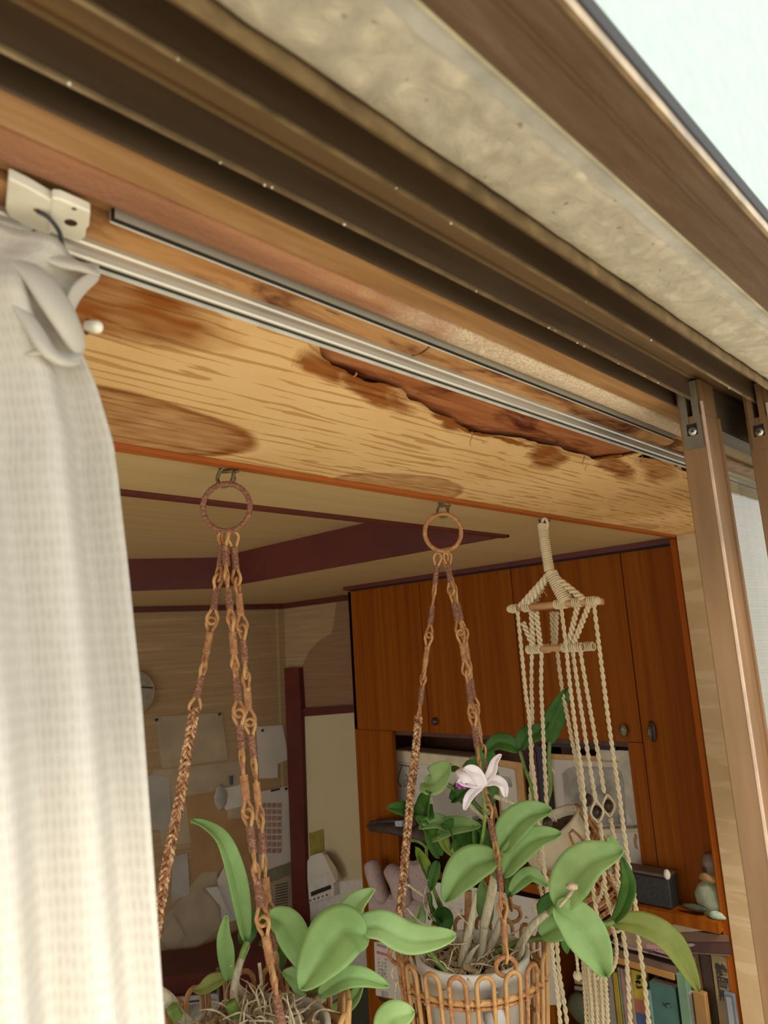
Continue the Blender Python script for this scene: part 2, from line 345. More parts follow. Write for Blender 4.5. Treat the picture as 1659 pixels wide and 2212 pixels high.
def coil(mb, pts, R, r, pitch, seg=5, ppt=10, flat=1.0):
    Lh = plen(pts); turns = max(1, int(Lh/pitch)); n = turns*ppt; P = poly_interp(pts, max(n, 4)); n = len(P); q = []
    u = None
    for i, p in enumerate(P):
        t = (P[min(n-1, i+1)] - P[max(0, i-1)]).normalized()
        if u is None: u = t.orthogonal().normalized()
        u = (u - t*u.dot(t)).normalized(); v = t.cross(u); a = 2*math.pi*i/ppt
        q.append(p + (u*math.cos(a) + v*math.sin(a))*R)
    return mb.tube(q, r, seg, flat=flat)

# ------------------------------------------------------------ structure: window head, facade, soffit
XL, XR = -1.0, 2.0
ZH = .24
win = empty('window_1', (0, .25, ZH), kind='structure', label='bronze aluminium sliding window head with tracks')
def ext(name, prof, mt, parent=None, x0=XL, x1=XR, nx=1, **k): return MB().extr(prof, x0, x1, nx).build(name, mt, parent, **k)
ext('frame_channel', [(.2000, .2660), (.2905, .2660), (.2905, .2700), (.2000, .2700)], 'bronze', win)  # lighter bronze paints the ground bounce on the channel underside
ext('inner_flange', [(.2880, .2400), (.2905, .2400), (.2905, .2660), (.2880, .2660)], 'bronze_shade', win)
ext('outer_flange', [(.1985, .2350), (.2003, .2350), (.2003, .2700), (.1985, .2700)], 'bronze_lip', win, label='pale outer edge')
for yb in (.2684, .2269):
    ext('track_fin', [(yb-.0008, ZH), (yb+.0008, ZH), (yb+.0008, .2660), (yb-.0008, .2660)], 'bronze_shade', win)
    ext('fin_edge', [(yb-.0012, ZH-.0010), (yb+.0012, ZH-.0010), (yb+.0012, ZH+.0010), (yb-.0012, ZH+.0010)], 'bronze_lip', win)
    ext('fin_foot', [(yb-.004, .2630), (yb+.004, .2630), (yb+.004, .2660), (yb-.004, .2660)], 'bronze', win)
rs_ = random.Random(4); sp = MB()
for k in range(46):
    sp.ball((rs_.uniform(.1, 1.9), rs_.choice([.2684, .2269]) + rs_.uniform(-.001, .001), ZH-.0012), rs_.uniform(.0004, .0009), 6, 4)
sp.build('paint_specks', 'plastic', win)['kind'] = 'stuff'
# facade above the window
def wavy(y, z, x, a): return (y + a*mnoise.noise(Vector((x*9, y*40, 3))) , z)
nx = 220; vs = []; fs = []; ys = [.1975, .192, .184, .176, .168, .160, .1535]
for i in range(nx+1):
    x = XL + (XR-XL)*i/nx
    row = []
    for j, y in enumerate(ys):
        zz = ZH + .0016*mnoise.noise(Vector((x*38, y*160, 1))) + (0.004 if j == 0 else 0)
        yy = y + (.0016*mnoise.noise(Vector((x*22, 5, 5))) if j == len(ys)-1 else 0); row.append((x, yy, zz))
    row.append((x, row[-1][1], ZH+.03)); vs += row
m_ = len(ys)+1
for i in range(nx):
    for j in range(m_-1): fs.append((i*m_+j, i*m_+j+1, (i+1)*m_+j+1, (i+1)*m_+j))
MB().add(vs, fs).build('wall_front_lintel', 'stucco', None, True, kind='structure', label='rough beige stucco strip over the window')
ext('mortar_joint', [(.1440, .2400), (.1538, .2408), (.1538, .27), (.1440, .27)], 'mortar', None, nx=1, kind='structure', label='smooth grey mortar strip beside the stucco')
ext('trim_1', [(.1425, .2385), (.1442, .2385), (.1442, .27), (.1425, .27)], 'sealant', None, kind='structure', label='thin pale sealant line under the brown steel casing')
sh = empty('shutter_casing', (0, .12, .24), kind='structure', label='weathered brown steel shutter casing above the window')
ext('casing_underside', [(.1065, .2400), (.1425, .2390), (.1425, .26), (.1065, .26)], 'shutter', sh)
ext('casing_rib', [(.1205, .2385), (.1225, .2385), (.1225, .2420), (.1205, .2420)], 'shutter', sh)
ext('drip_edge', [(.1040, .2375), (.1065, .2375), (.1065, .2450), (.1040, .2450)], 'bronze_lip', sh)
ext('rear_gasket', [(.1030, .2450), (.1040, .2440), (.1040, .2540), (.1030, .2540)], 'black', sh)
MB().box(-3, 4.0, .145, .86, .272, 2.0).build('wall_front_upper', 'stucco', kind='structure')
MB().box(-3, 5.0, .1034, .144, .452, 3.0).build('wall_front', plain('pale_rendered_wall', '95a7a2', .9, 0, .02, (90, 90, 90), .3, .003), kind='structure', label='pale rendered outer wall above the window')
MB().box(-3, 5.0, .1034, .1060, .2535, .452).build('wall_front_apron', bpy.data.materials['pale_rendered_wall'], kind='structure')
MB().box(-3.0, 3.0, .30, .86, -1.20, -1.16).build('bounce_sill', plain('bounce_counter', 'd8c9a8', .6), kind='structure')  # unseen pale counter, added to bounce light onto the soffit
MB().box(-3.0, 3.0, .12, .30, -4.0, -1.15).build('wall_front_lower', 'stucco', kind='structure')
MB().box(XR, 3.0, .145, .79, -2.04, .272).build('wall_right_front', 'wpY', kind='structure')
MB().box(-3.0, XL-.001, .145, .8, -4, .272).build('wall_front_left', 'stucco', kind='structure')
MB().box(-8, 8, -9, .12, -3.05, -3.0).build('ground', plain('pale_concrete_ground', 'd6ccb6', .9, 0, .03), kind='structure')  # unseen ground, put in pale to bounce light up to the soffit

# wooden head casing, bead, stained board
ext('trim_2', [(.2906, .2445), (.3190, .2452), (.3205, .2470), (.3205, .272), (.2906, .272)], 'cwood1', nx=1, kind='structure', label='brown wooden casing strip beside the aluminium track')
prof = []
vs = []; fs = []; nb = 420; K = 9
for i in range(nb+1):
    x = XL + (XR-XL)*i/nb
    for k in range(K):
        a = math.pi*k/(K-1); yc = .3350 + .0135*math.cos(a); fz = min(1, max(0, (x-.33)/.12))
        rr = .0062 + .0007*fz*mnoise.noise(Vector((x*90, k*1.3, 2))) + .0006*fz*mnoise.noise(Vector((x*31, k*.6, 7)))
        vs.append((x, yc + .0006*fz*mnoise.noise(Vector((x*60, k, 9))), .2500 - rr*math.sin(a)**.8 if 0 < k < K-1 else .2560))
for i in range(nb):
    for k in range(K-1): fs.append((i*K+k, i*K+k+1, (i+1)*K+k+1, (i+1)*K+k))
MB().add(vs, fs).build('trim_3', 'beadm', None, True, kind='structure', label='rounded wooden bead, mouldy and fuzzy towards the right')
MB().box(XL, XR, .3206, .3215, .252, .272).build('trim_gap', 'black', kind='structure')
MB().box(XL, XR, .3480, .3640, .2530, .272).build('trim_4', 'cwood1', kind='structure')
vb = MB()   # stained board with rounded right end
endx = .958
poly = [(XL, .3610, .2470), (endx-.02, .3610, .2470)]
for k in range(7): a = -math.pi/2 + math.pi/2*k/6; poly.append((endx-.02 + .02*math.cos(a), .381 + .02*math.sin(a), .2470))
poly += [(endx, .4000, .2470), (endx-.004, .4050, .2470), (XL, .4050, .2470)]
vb.prism(poly, (0, 0, .022)); vb.build('trim_5', 'stained', kind='structure', label='water stained wooden board between the two curtain rails')
MB().box(.985, XR, .3610, .4050, .2490, .2690).build('trim_6', 'stained', kind='structure', label='short stained board end seen through the parked sash')
# rot pockets in the board: dark recess lips
dk_ = plain('dark_rotted_wood', '3c1a0c', .9)
for i, (pa, pb, pc, w_) in enumerate([((872, 768), (905, 766), (934, 744), .0042), ((700, 668), (716, 674), (735, 682), .0012), ((1030, 800), (1040, 803), (1052, 808), .0010)]):
    P = poly_interp([onZ(*pa, .2468), onZ(*pb, .2468), onZ(*pc, .2468)], 14); up_ = []; dn = []
    for k, p in enumerate(P):
        h = w_*abs(math.sin(math.pi*k/13))**.7*(1 + .4*mnoise.noise(Vector((k*.8, i, 0)))); up_.append((p.x, p.y-h*.5, .24685)); dn.append((p.x, p.y+h*.5, .24685))
    MB().prism(up_ + dn[::-1], (0, 0, .0001)).build('rot_crack', dk_, kind='structure')

# curtain rails
def crail(name, y0, y1, z0, z1, x0, x1, lab, t=.0009):
    e = empty(name, (x0, (y0+y1)/2, z1), lab, 'curtain rail')
    ym = (y0+y1)/2; s = (y1-y0)*.30
    ext('front_lip', [(y0, z0-.0004), (y0+t, z0-.0004), (y0+t, z1), (y0, z1)], 'alu', e, x0, x1)
    ext('back_lip', [(y1-t, z0-.0004), (y1, z0-.0004), (y1, z1), (y1-t, z1)], 'alu_edge', e, x0, x1)
    ext('top_web', [(y0, z1-t), (y1, z1-t), (y1, z1), (y0, z1)], 'alu', e, x0, x1)
    ext('slot', [(y0+t+.0001, z0+.0001), (y1-t-.0001, z0+.0001), (y1-t-.0001, z1-t-.0001), (y0+t+.0001, z1-t-.0001)], 'black', e, x0, x1)  # solid black bar painted in for the shade inside the slot
    return e
def crail2():
    # larger rail: bulged front face
    e = empty('curtain_rail', (0, .39, .247), 'silver aluminium curtain rail running in front of the stained wallpaper', 'curtain rail')
    x0, x1 = XL, 1.95
    fr = [(.3868, .2331), (.3850, .2331), (.3842, .2345), (.3838, .2380), (.3845, .2418), (.3836, .2433), (.3842, .2469), (.3855, .2469), (.3855, .2350), (.3868, .2345)]
    ext('rail_front', fr, 'alu', e, x0, x1)
    ext('rail_back', [(.3928, .2328), (.3948, .2328), (.3948, .2469), (.3928, .2469)], 'alu_edge', e, x0, x1)
    ext('rail_slot_fill', [(.3857, .2347), (.3926, .2347), (.3926, .2468), (.3857, .2468)], 'black', e, x0, x1)  # black filler draws the shaded inside of the rail
crail2()
crail('curtain_rail', .3515, .3582, .2447, .2529, .166, .925, 'thin second curtain rail with a dark slot, next to the mouldy bead')

# soffit: bare board and torn wallpaper
MB().box(XL, XR, .4051, .80, .2625, .2715).build('soffit_board', 'torn', kind='structure', label='bare reddish plywood showing where the wallpaper tore off')
tear_px = [(695, 757), (715, 780), (740, 790), (790, 812), (830, 822), (868, 832), (885, 850), (905, 862), (940, 880), (965, 890), (1000, 915), (1020, 928), (1040, 931), (1080, 934), (1115, 936), (1160, 952), (1205, 958), (1240, 970), (1290, 987), (1320, 986), (1345, 976), (1375, 982), (1410, 968), (1440, 985), (1480, 1012)]
tear = sorted([(onZ(px, py, .26).x, onZ(px, py, .26).y) for px, py in tear_px])
tx = np.array([-2, .36] + [t[0] for t in tear] + [1.25, 3]); ty = np.array([.408, .410] + [t[1] for t in tear] + [.43, .43])
ell = []
def st(px, py, rx, ry, amt, edge=.35, ang=0, ring=.6, warp=1.0):
    c = onZ(px, py, .26); ell.append((c.x, c.y, rx, ry, amt, edge, ang, ring, warp))
def sx(x, y, *a, **k): ell.append((x, y, *a, k.get('warp', .35)))
sx(.215, .752, .325, .125, .95, .05, -.04, .9, warp=.4)      # large oval water mark at lower left
sx(.868, .800, .150, .094, .80, .05, .05, .5, warp=.35)      # second oval by the edge
sx(1.735, .785, .085, .046, .55, .08, 0, .2, warp=.3)
sx(.19, .475, .155, .058, 1.35, .35, .12, .2, warp=1.0)       # brown smear under the rail, left
st(700, 792, .05, .02, 1.5, .4, .5, .3); st(800, 838, .07, .026, 1.7, .35, .5, .4); st(850, 862, .07, .02, 1.3, .5, .5, .2); st(780, 850, .03, .012, 1.5, .4, .3, .5)
st(960, 905, .06, .013, 1.6, .4, .5, .1); st(1010, 925, .05, .010, 1.8, .4, .2, .1)
st(1180, 985, .10, .032, 1.5, .35, .5, .4); st(1090, 945, .10, .008, 1.8, .4, .1, .1); st(1330, 1005, .16, .022, 1.4, .35, .3, .3); st(1420, 1010, .14, .03, 1.1, .4, .3, .3)
NX, NY = 760, 110; xs = np.linspace(XL, XR-.0005, NX); vs = np.zeros((NX, NY, 3)); stv = np.zeros((NX, NY))
for i, x in enumerate(xs):
    yt = float(np.interp(x, tx, ty)) + (.0035*mnoise.noise(Vector((x*45, 0, 0))) + .0015*mnoise.noise(Vector((x*160, 4, 0))) if .36 < x < 1.25 else 0)
    for j in range(NY):
        y = yt + (.797-yt)*(j/(NY-1))**1.15; dd = y - yt
        curl = (.0075*math.exp(-dd/.010)*(0.45 + .55*abs(mnoise.noise(Vector((x*14, 7, 0))))*1.6) if .38 < x < 1.22 else 0)
        z = .2603 - curl - .0006*mnoise.noise(Vector((x*8, y*14, 0))); vs[i, j] = (x, y, z)
        s = 0
        wx = .020*mnoise.noise(Vector((x*16, y*32, 11))) + .006*mnoise.noise(Vector((x*70, y*200, 3))); wy = .010*mnoise.noise(Vector((x*13, y*26, 31))) + .004*mnoise.noise(Vector((x*80, y*260, 8)))
        for cx, cy, rx, ry, amt, edge, ang, ring, wp_ in ell:
            if abs(x-cx) > rx*1.5 or abs(y-cy) > ry*2.6 + .06: continue
            dx = x-cx+wx*wp_; dy = y-cy+wy*wp_; c_, s_ = math.cos(ang), math.sin(ang); u = (dx*c_+dy*s_)/rx; v = (-dx*s_+dy*c_)/ry; d = math.hypot(u, v)
            inside = min(1, max(0, (1-d)/edge)); rim = math.exp(-((d-.93)/.07)**2)*ring
            s = max(s, amt*.74*inside + rim*.40*amt*inside**.3 if inside > 0 else 0)
        s += .5*math.exp(-dd/.006) if .38 < x < 1.22 else 0
        stv[i, j] = min(1, s*(.85 + .35*mnoise.noise(Vector((x*30, y*90, 2)))))
fs = [(i*NY+j, i*NY+j+1, (i+1)*NY+j+1, (i+1)*NY+j) for i in range(NX-1) for j in range(NY-1)]
me = bpy.data.meshes.new('soffit_wallpaper'); me.from_pydata(vs.reshape(-1, 3).tolist(), [], fs)
at_ = me.attributes.new('stain', 'FLOAT', 'POINT'); at_.data.foreach_set('value', stv.reshape(-1).astype(np.float32))
me.polygons.foreach_set('use_smooth', [True]*len(me.polygons)); me.materials.append(M['wpX'])
so = bpy.data.objects.new('soffit_wallpaper', me); COL.objects.link(so); so['kind'] = 'structure'; so['label'] = 'water stained wood-grain wallpaper with a long torn edge'
md = so.modifiers.new('thick', 'SOLIDIFY'); md.thickness = .0009; md.offset = 1
# hanging fibres at the tear
for px, py, l_ in [(1020, 932, .016), (1262, 985, .012), (1268, 1000, .010), (1388, 985, .008), (770, 805, .004)]:
    p = onZ(px, py, .2535); q = [p, p + Vector((.001, .002, -l_*.4)), p + Vector((-.001, .004, -l_*.8)), p + Vector((-.003, .002, -l_*1.2))]
    MB().tube(poly_interp(q, 8), [.0009, .0009, .0008, .0007, .0006, .0005, .0004, .0002], 5).build('paper_fibre', 'stained', so)
# orange edge board between soffit and ceiling
MB().box(XL, XR+.06, .797, .815, .2535, .2720).build('trim_7', 'orangetrim', kind='structure', label='orange wooden edge of the soffit carrying the hooks')
# right side wall strip + opening
MB().box(XR-.004, XR-.0005, .30, .795, -2.0, .2590).build('wall_right_paper', 'wpY', kind='structure', label='wallpapered side strip beside the cabinet')
MB().box(1.62, 1.66, .20, .36, -1.15, .262).build('window_jamb', 'bronze', kind='structure')

# ------------------------------------------------------------ sashes
def sash(x0, y0, y1, x1, ztop, lab, stw=.042, bmt='bracket'):
    e = empty('sliding_sash', (x0, (y0+y1)/2, -1.1), lab, 'window sash')
    ym = (y0+y1)/2; zs = .222
    MB().box(x0, x0+stw, y0, y1, -1.1, zs).build('stile', 'stile', e, bevel=.0008)
    MB().box(x0+.002, x0+stw-.002, y0, ym-.0035, zs, ztop).build('stile_prong', 'stile', e)
    MB().box(x0+.002, x0+stw-.002, ym+.0035, y1, zs, ztop).build('stile_prong', 'stile', e)
    # raised bead along the outer corner, groove line
    MB().box(x0+stw-.006, x0+stw, y0-.0022, y0, -1.1, zs).build('glazing_bead', 'stile', e)
    MB().box(x0-.0007, x0+.0022, y0-.0007, y0+.0015, -1.1, .235).build('pale_corner', plain('pale_corner_paint', 'c9ae98', .35, .4) if 'pale_corner_paint' not in bpy.data.materials else bpy.data.materials['pale_corner_paint'], e, label='pale corner line')  # paler strip along the front corner of the stile
    MB().box(x0+stw, x1, y0+.002, y1-.002, .212, ztop-.002).build('top_rail', 'bronze_shade', e)  # darker bronze here paints the shade over the sash rail
    MB().box(x0+stw, x0+stw+.010, y0+.009, y0+.014, -1.1, .212).build('gasket', 'bronze_shade', e)
    MB().box(x0+stw+.002, x1, ym-.0015, ym+.0015, -1.08, .214).build('glass_pane', 'glass', e)
    MB().box(x0+stw, x1, y0+.002, y1-.002, -1.12, -1.06).build('bottom_rail', 'stile', e)
    # keyhole bracket on the side face
    zb0, zb1 = .186, .2585; t = .0022; yl, yr = y0+.0035, y1-.0035; sl = .0028
    bk = MB()
    for (a, b_) in ((yl, ym-sl), (ym+sl, yr)): bk.box(x0-t, x0, a, b_, .213, zb1)
    bk.box(x0-t, x0, yl, yr, zb0, .200)
    for (a, b_) in ((yl, ym-.0055), (ym+.0055, yr)): bk.box(x0-t, x0, a, b_, .200, .213)
    b = bk.build('bracket', bmt, e, label='guide bracket with keyhole slot')
    MB().box(x0-.0003, x0, ym-.0055, ym+.0055, .2002, .213).build('keyhole', 'black', b)  # black backing paints the shade inside the keyhole
    s_ = MB(); s_.ball((x0-.0012, ym, .2045), .0048, 14, 8, (.45, 1, 1)); s_.build('screw', 'steel', b, True)
    for ang in (0.5, 0.5+math.pi/2):
        d = Vector((0, math.cos(ang), math.sin(ang)))*.0028; c = Vector((x0-.0034, ym, .2045)); n_ = Vector((0, -d.z, d.y)).normalized()*.0005
        MB().prism([c-d-n_, c+d-n_, c+d+n_, c-d+n_], (-.0003, 0, 0)).build('screw_slot', 'black', b)
    return e
sash(.762, .258, .284, 1.60, .2595, 'brown inner sliding sash parked at the right, screw bracket on its stile')
sash(.8315, .2145, .2385, 1.61, .2595, 'outer sliding sash at the far right edge, its stile half cut off', bmt='stile')

# net curtain behind the parked glass
def cloth(name, path, z0, z1, mt, nz, lab, cat, fn=None, nxr=None):
    P = poly_interp(path, nxr or 60); vs = []; fs = []; uv = []; n = len(P)
    for k in range(nz+1):
        z = z1 + (z0-z1)*k/nz
        for i, p in enumerate(P):
            q = Vector((p[0], p[1], z));
            if fn: q = fn(i/(n-1), k/nz, q)
            vs.append(q); uv.append((i/(n-1), k/nz))
    for k in range(nz):
        for i in range(n-1): fs.append((k*n+i, k*n+i+1, (k+1)*n+i+1, (k+1)*n+i))
    me = bpy.data.meshes.new(name); me.from_pydata([tuple(v) for v in vs], [], fs); ul = me.uv_layers.new(name='UVMap')
    for p in me.polygons:
        for li, vi in zip(p.loop_indices, p.vertices): ul.data[li].uv = uv[vi]
    me.polygons.foreach_set('use_smooth', [True]*len(me.polygons)); me.materials.append(M[mt])
    o = bpy.data.objects.new(name, me); COL.objects.link(o); tag(o, lab, cat); return o
zp = []
for i in range(20): zp.append((1.245 + .018*i, .392 + (.012 if i % 2 else -.006), 0))
cloth('net_curtain', zp, -1.05, .232, 'net', 40, 'pale net curtain gathered behind the parked glass at right', 'curtain')

# left curtain
edge = [(.30, .170), (.218, .166), (.205, .152), (.192, .146), (.180, .152), (.150, .165), (.119, .174), (.055, .182), (-.016, .190), (-.176, .203), (-.60, .225), (-1.2, .24)]
ez = np.array([e_[0] for e_ in edge][::-1]); exx = np.array([e_[1] for e_ in edge][::-1])
def cfn(u, t, q):
    z = q.z; xr = float(np.interp(z, ez, exx)); drop = min(1, max(0, (.20-z)/.10))
    s = 1-u                                   # 0 at right hem
    x = xr - s*(.24 + .05*drop)
    fold = -.0105*math.cos(2*math.pi*(s-.115-.05*z)/.145) * (0.30 + .70*drop) + .004*math.sin(s*23 + z*6)
    hem = -.010*math.exp(-(s/.03)**2)
    pinch = .006*math.exp(-((z-.188)/.012)**2)*math.sin(s*40)
    top = -.004*math.sin(s*7)*(1-drop)
    zz = z + (1-drop)*(-.004*math.sin(s*11+1.2) + .02*(s-.15)*(-1 if s < .5 else -.5))*min(1, max(0, (z-.15)/.06))
    return Vector((x, .372 + fold - .002 + hem*0 + pinch + top, zz))
cu = cloth('curtain', [(0, .37, 0), (.1, .37, 0), (.2, .37, 0)], -1.12, .2255, 'curtain', 260, 'white waffle-weave curtain bunched at the left, hanging from wire hooks', 'curtain', cfn, 150)
md = cu.modifiers.new('thick', 'SOLIDIFY'); md.thickness = .0012
# gathered header: rolled pleats and scalloped lace hem corner
def roll(pts, r, name='pleat'):
    P = poly_interp(pts, 22); n = len(P); R = [r*(.35 + .65*math.sin(math.pi*i/(n-1))**.6) for i in range(n)]
    o = MB().tube(P, R, 12, flat=.42).build(name, 'curtain', cu, True); return o
roll([onY(10, 640, .366), onY(60, 690, .360), onY(110, 765, .356), onY(165, 775, .362)], .0085)
roll([onY(25, 560, .366), onY(80, 600, .358), onY(140, 690, .356), onY(175, 760, .364)], .0110)
roll([onY(40, 520, .370), onY(110, 560, .364), onY(170, 575, .364), onY(212, 592, .368)], .0065)
roll([onY(212, 596, .368), onY(185, 612, .364), onY(160, 640, .362), onY(150, 680, .362), onY(175, 715, .364)], .0045)
roll([onY(55, 765, .360), onY(95, 760, .356), onY(135, 775, .356), onY(175, 765, .362)], .0040)
# white glider tip, bracket plates, hooks
gl = empty('curtain_glider', onY(200, 705, .366), 'white plastic curtain hook tip poking out beside the gathered header', 'curtain hook')
a, b_ = onY(186, 703, .372), onY(220, 708, .364)
MB().tube(poly_interp([a, a.lerp(b_, .5), b_], 9), [.0028, .0030, .0032, .0034, .0036, .0037, .0036, .0028, .0010], 12).build('tip', 'plastic', gl, True)
MB().tube([onY(190, 690, .374), onY(184, 704, .374), onY(188, 722, .374)], .0012, 8).build('shank', 'bead', gl, True)
def plate(pxs, z, t, name, parent, mt='plastic', lab=None, bev=.0008):
    pts = [onZ(px, py, z) for px, py in pxs]; o = MB().prism(pts, (0, 0, t)).build(name, mt, parent, bevel=bev)
    if lab: o['label'] = lab
    return o
br = empty('rail_bracket', onZ(80, 450, .245), 'white plastic rail bracket screwed to the wood at upper left', 'bracket')
plate([(18, 385), (60, 405), (118, 438), (108, 520), (20, 470), (12, 455)], .2405, .0065, 'base_plate', br)
plate([(112, 428), (130, 430), (195, 458), (192, 492), (186, 496), (184, 514), (172, 524), (104, 500)], .2395, .0060, 'slotted_plate', br)
hole = onZ(153, 482, .2393); MB().lathe([(.0001, 0), (.0030, 0), (.0034, .0002)], hole, Vector((0, 0, 1)), 16).build('slot_hole', 'bead', br, label='dark hole in the plate')
hole = onZ(160, 452, .2393); MB().lathe([(.0001, 0), (.0011, 0), (.0013, .0002)], hole, Vector((0, 0, 1)), 12).build('pin_hole', 'bead', br)
hole = onZ(80, 455, .2403); MB().lathe([(.0001, 0), (.0018, 0), (.0019, .0002)], hole, Vector((0, 0, 1)), 12).build('rusty_hole', colored('rust', '8a5a2c'), br)
wp = [onZ(82, 457, .2398), onZ(105, 470, .236), onY(128, 500, .366), onY(135, 530, .370), onY(152, 560, .372), onY(190, 576, .382)]
tag(MB().tube(poly_interp(wp, 26), .0012, 8).build('wire_hook', 'wire', None, True), 'bent grey wire hook coming out of the white bracket', 'hook')
wp = [onY(72, 497, .368), onY(80, 515, .370), onY(84, 532, .371)]
tag(MB().tube(poly_interp(wp, 8), .0011, 8).build('wire_hook', 'wire', None, True), 'short grey wire stub left of the bent hook', 'hook')
CANDY = None
# ------------------------------------------------------------ room shell
CZ = .26; XC = 2.06; XW = 2.355
FN = Vector((.234, .972, 0)).normalized(); FP = Vector((XW, 3.018, 0))      # far wall plane (slightly oblique)
FD = Vector((-FN.y, FN.x, 0))                                               # along the far wall to the left
def far(px, py, off=.0): return onP(px, py, FP - FN*off, FN)
fl = FP + FD*5.2
MB().box(-3.0, 3.2, .30, 4.8, -2.10, -2.04).build('floor', plain('tatami_floor', 'cdb98c', .8), kind='structure')  # unseen floor, coloured pale to bounce light upwards
c0 = MB()
c0.box(-3, XW+.3, .815, 1.036, CZ, CZ+.02); c0.box(1.505, XW+.3, 1.036, 2.326, CZ, CZ+.02)
c0.prism([(1.505, 2.326, CZ), (XW+.3, 2.326, CZ), (XW+.3, 4.8, CZ), (-3, 4.8, CZ), (-3, 2.63, CZ), (.90, 2.63, CZ)], (0, 0, .02))
c0.box(-3, -1.6, 1.036, 2.63, CZ, CZ+.02)
c0.build('ceiling', 'ceil', kind='structure')
MB().box(-3, 2, .9, 3.2, .372, .392).build('ceiling_coffer', 'ceil', kind='structure')
r_ = MB(); r_.box(1.500, 1.515, 1.036, 2.326, CZ-.003, .372); r_.build('trim_8', 'redtrim', kind='structure', label='dark red board on the right side of the ceiling recess')
r_ = MB(); r_.prism([(1.500, 2.320, CZ-.002), (.898, 2.624, CZ-.002), (.905, 2.65, CZ-.002), (1.515, 2.342, CZ-.002)], (0, 0, .114)); r_.box(-1.6, .898, 2.624, 2.645, CZ-.002, .372)
r_.build('trim_9', 'redtrim', kind='structure', label='dark red board on the far side of the ceiling recess')
r_ = MB(); r_.box(-1.6, 1.512, 1.018, 1.039, CZ-.006, .372); r_.box(1.505, 1.512, 1.018, 1.04, CZ-.006, CZ+.01); r_.build('trim_10', 'redtrim', kind='structure', label='thin red edge of the ceiling recess nearest the window')
def wbox(p0, p1, z0, z1, th, n):   # vertical slab between two ground points
    n = Vector(n)*th; a = Vector((p0[0], p0[1], z0)); b = Vector((p1[0], p1[1], z0))
    return MB().prism([a, b, b+n, a+n], (0, 0, z1-z0))
wbox(FP, fl, -2.04, CZ, .1, FN).build('wall_back', 'farwall', kind='structure')
MB().box(XW, XW+.1, 2.0, 3.15, -2.04, CZ).build('wall_right', 'farwall', kind='structure')
lw = MB(); lw.box(-1.7, -1.6, .3, .9, -2.04, CZ); lw.box(-1.7, -1.6, 3.7, 4.8, -2.04, CZ); lw.box(-1.7, -1.6, .9, 3.7, .20, CZ)  # unseen left wall, its large opening added to light the room
lw.build('wall_left', 'farwall', kind='structure')
wbox(FP-FN*.012, fl-FN*.012, .232, CZ, .012, FN).build('baseboard_back_top', 'redtrim', kind='structure', label='dark red moulding where the far wall meets the ceiling')
MB().box(XW-.012, XW, 2.2, 3.03, .232, CZ).build('trim_11', 'redtrim', kind='structure', label='dark red moulding beside the cabinet end')
# paper seams and water mark on the walls
s0 = far(600, 1500).x
p = FP + FD*.035; wbox(p-FN*.0012, p+FD*.012-FN*.0012, -2.04, .232, .0012, FN).build('paper_seam', 'ceil', kind='structure')
def xpoly(pxs, x, th, mt, name, parent=None, **k):
    return MB().prism([onX(a, b, x) for a, b in pxs], (th, 0, 0)).build(name, mt, parent, **k)
def fpoly(pxs, off, th, mt, name, parent=None, **k):
    return MB().prism([far(a, b, off) for a, b in pxs], FN*th).build(name, mt, parent, **k)
xpoly([(727, 1296), (752, 1292), (765, 1528), (648, 1535), (646, 1446), (654, 1436), (668, 1405), (690, 1383), (716, 1369), (722, 1340)], XW-.0012, .0012, 'farstain', 'water_mark', kind='structure')
# door on the right wall
dr = empty('door_1', (XW, 2.7, -2.04), kind='structure', label='pale cream sliding door panel in a dark red frame')
xpoly([(614, 1443), (645, 1443), (650, 1530), (672, 2300), (642, 2300), (633, 2000)], XW-.03, .03, 'redtrim', 'door_post', dr)
xpoly([(645, 1531), (770, 1523), (770, 1539), (645, 1549)], XW-.02, .02, 'redtrim', 'door_head', dr)
xpoly([(648, 1548), (775, 1538), (830, 2260), (668, 2260)], XW-.008, .006, 'cream', 'door_panel', dr)
xpoly([(660, 1915), (795, 1896), (830, 2300), (672, 2300)], XW-.010, .002, 'white', 'lower_panel', dr)
# ------------------------------------------------------------ things on the far wall
def sheet(pxs, lab, cat, name='paper_sheet', mt='paper', off=.004, grp=None, curl=.0, pins=()):
    e = fpoly(pxs, off, .0012, mt, name)
    tag(e, lab, cat, grp)
    for px, py in pins:
        c = far(px, py, off+.003); MB().ball(c, .007, 10, 6).build('push_pin', 'ink', e, True)
    return e
ck = empty('wall_clock', far(288, 1497, .02), 'round pale wall clock half hidden by the curtain edge', 'clock')
cc = far(284, 1497, 0); rr = (far(333, 1497) - cc).length
MB().lathe([(.0001, .018), (rr*.90, .018), (rr*.93, .024), (rr, .022), (rr, 0), (.0001, 0)], cc, -FN, 40).build('clock_case', plain('clock_rim', '9c8468', .5), ck, True)
MB().lathe([(.0001, .020), (rr*.89, .020)], cc, -FN, 40).build('clock_face', plain('clock_face', '8f8474', .6), ck)
a = far(295, 1484, .023); b_ = far(330, 1486, .023); MB().tube([a, b_], .003, 6).build('clock_hand', 'ink', ck)
sheet([(335, 1548), (480, 1540), (492, 1640), (350, 1660)], 'large faint beige sheet pinned below the clock', 'paper', mt='oldpaper', pins=[(338, 1555), (474, 1543)])
sheet([(330, 1665), (530, 1642), (540, 1800), (350, 1830)], 'wide faded sheet pinned behind the left rattan chain', 'paper', mt='oldpaper', off=.003)
sheet([(292, 1690), (330, 1672), (365, 1680), (372, 1795), (310, 1790)], 'grey sheet beside the curtain, left of the chain', 'paper', mt='greypaper', off=.005)
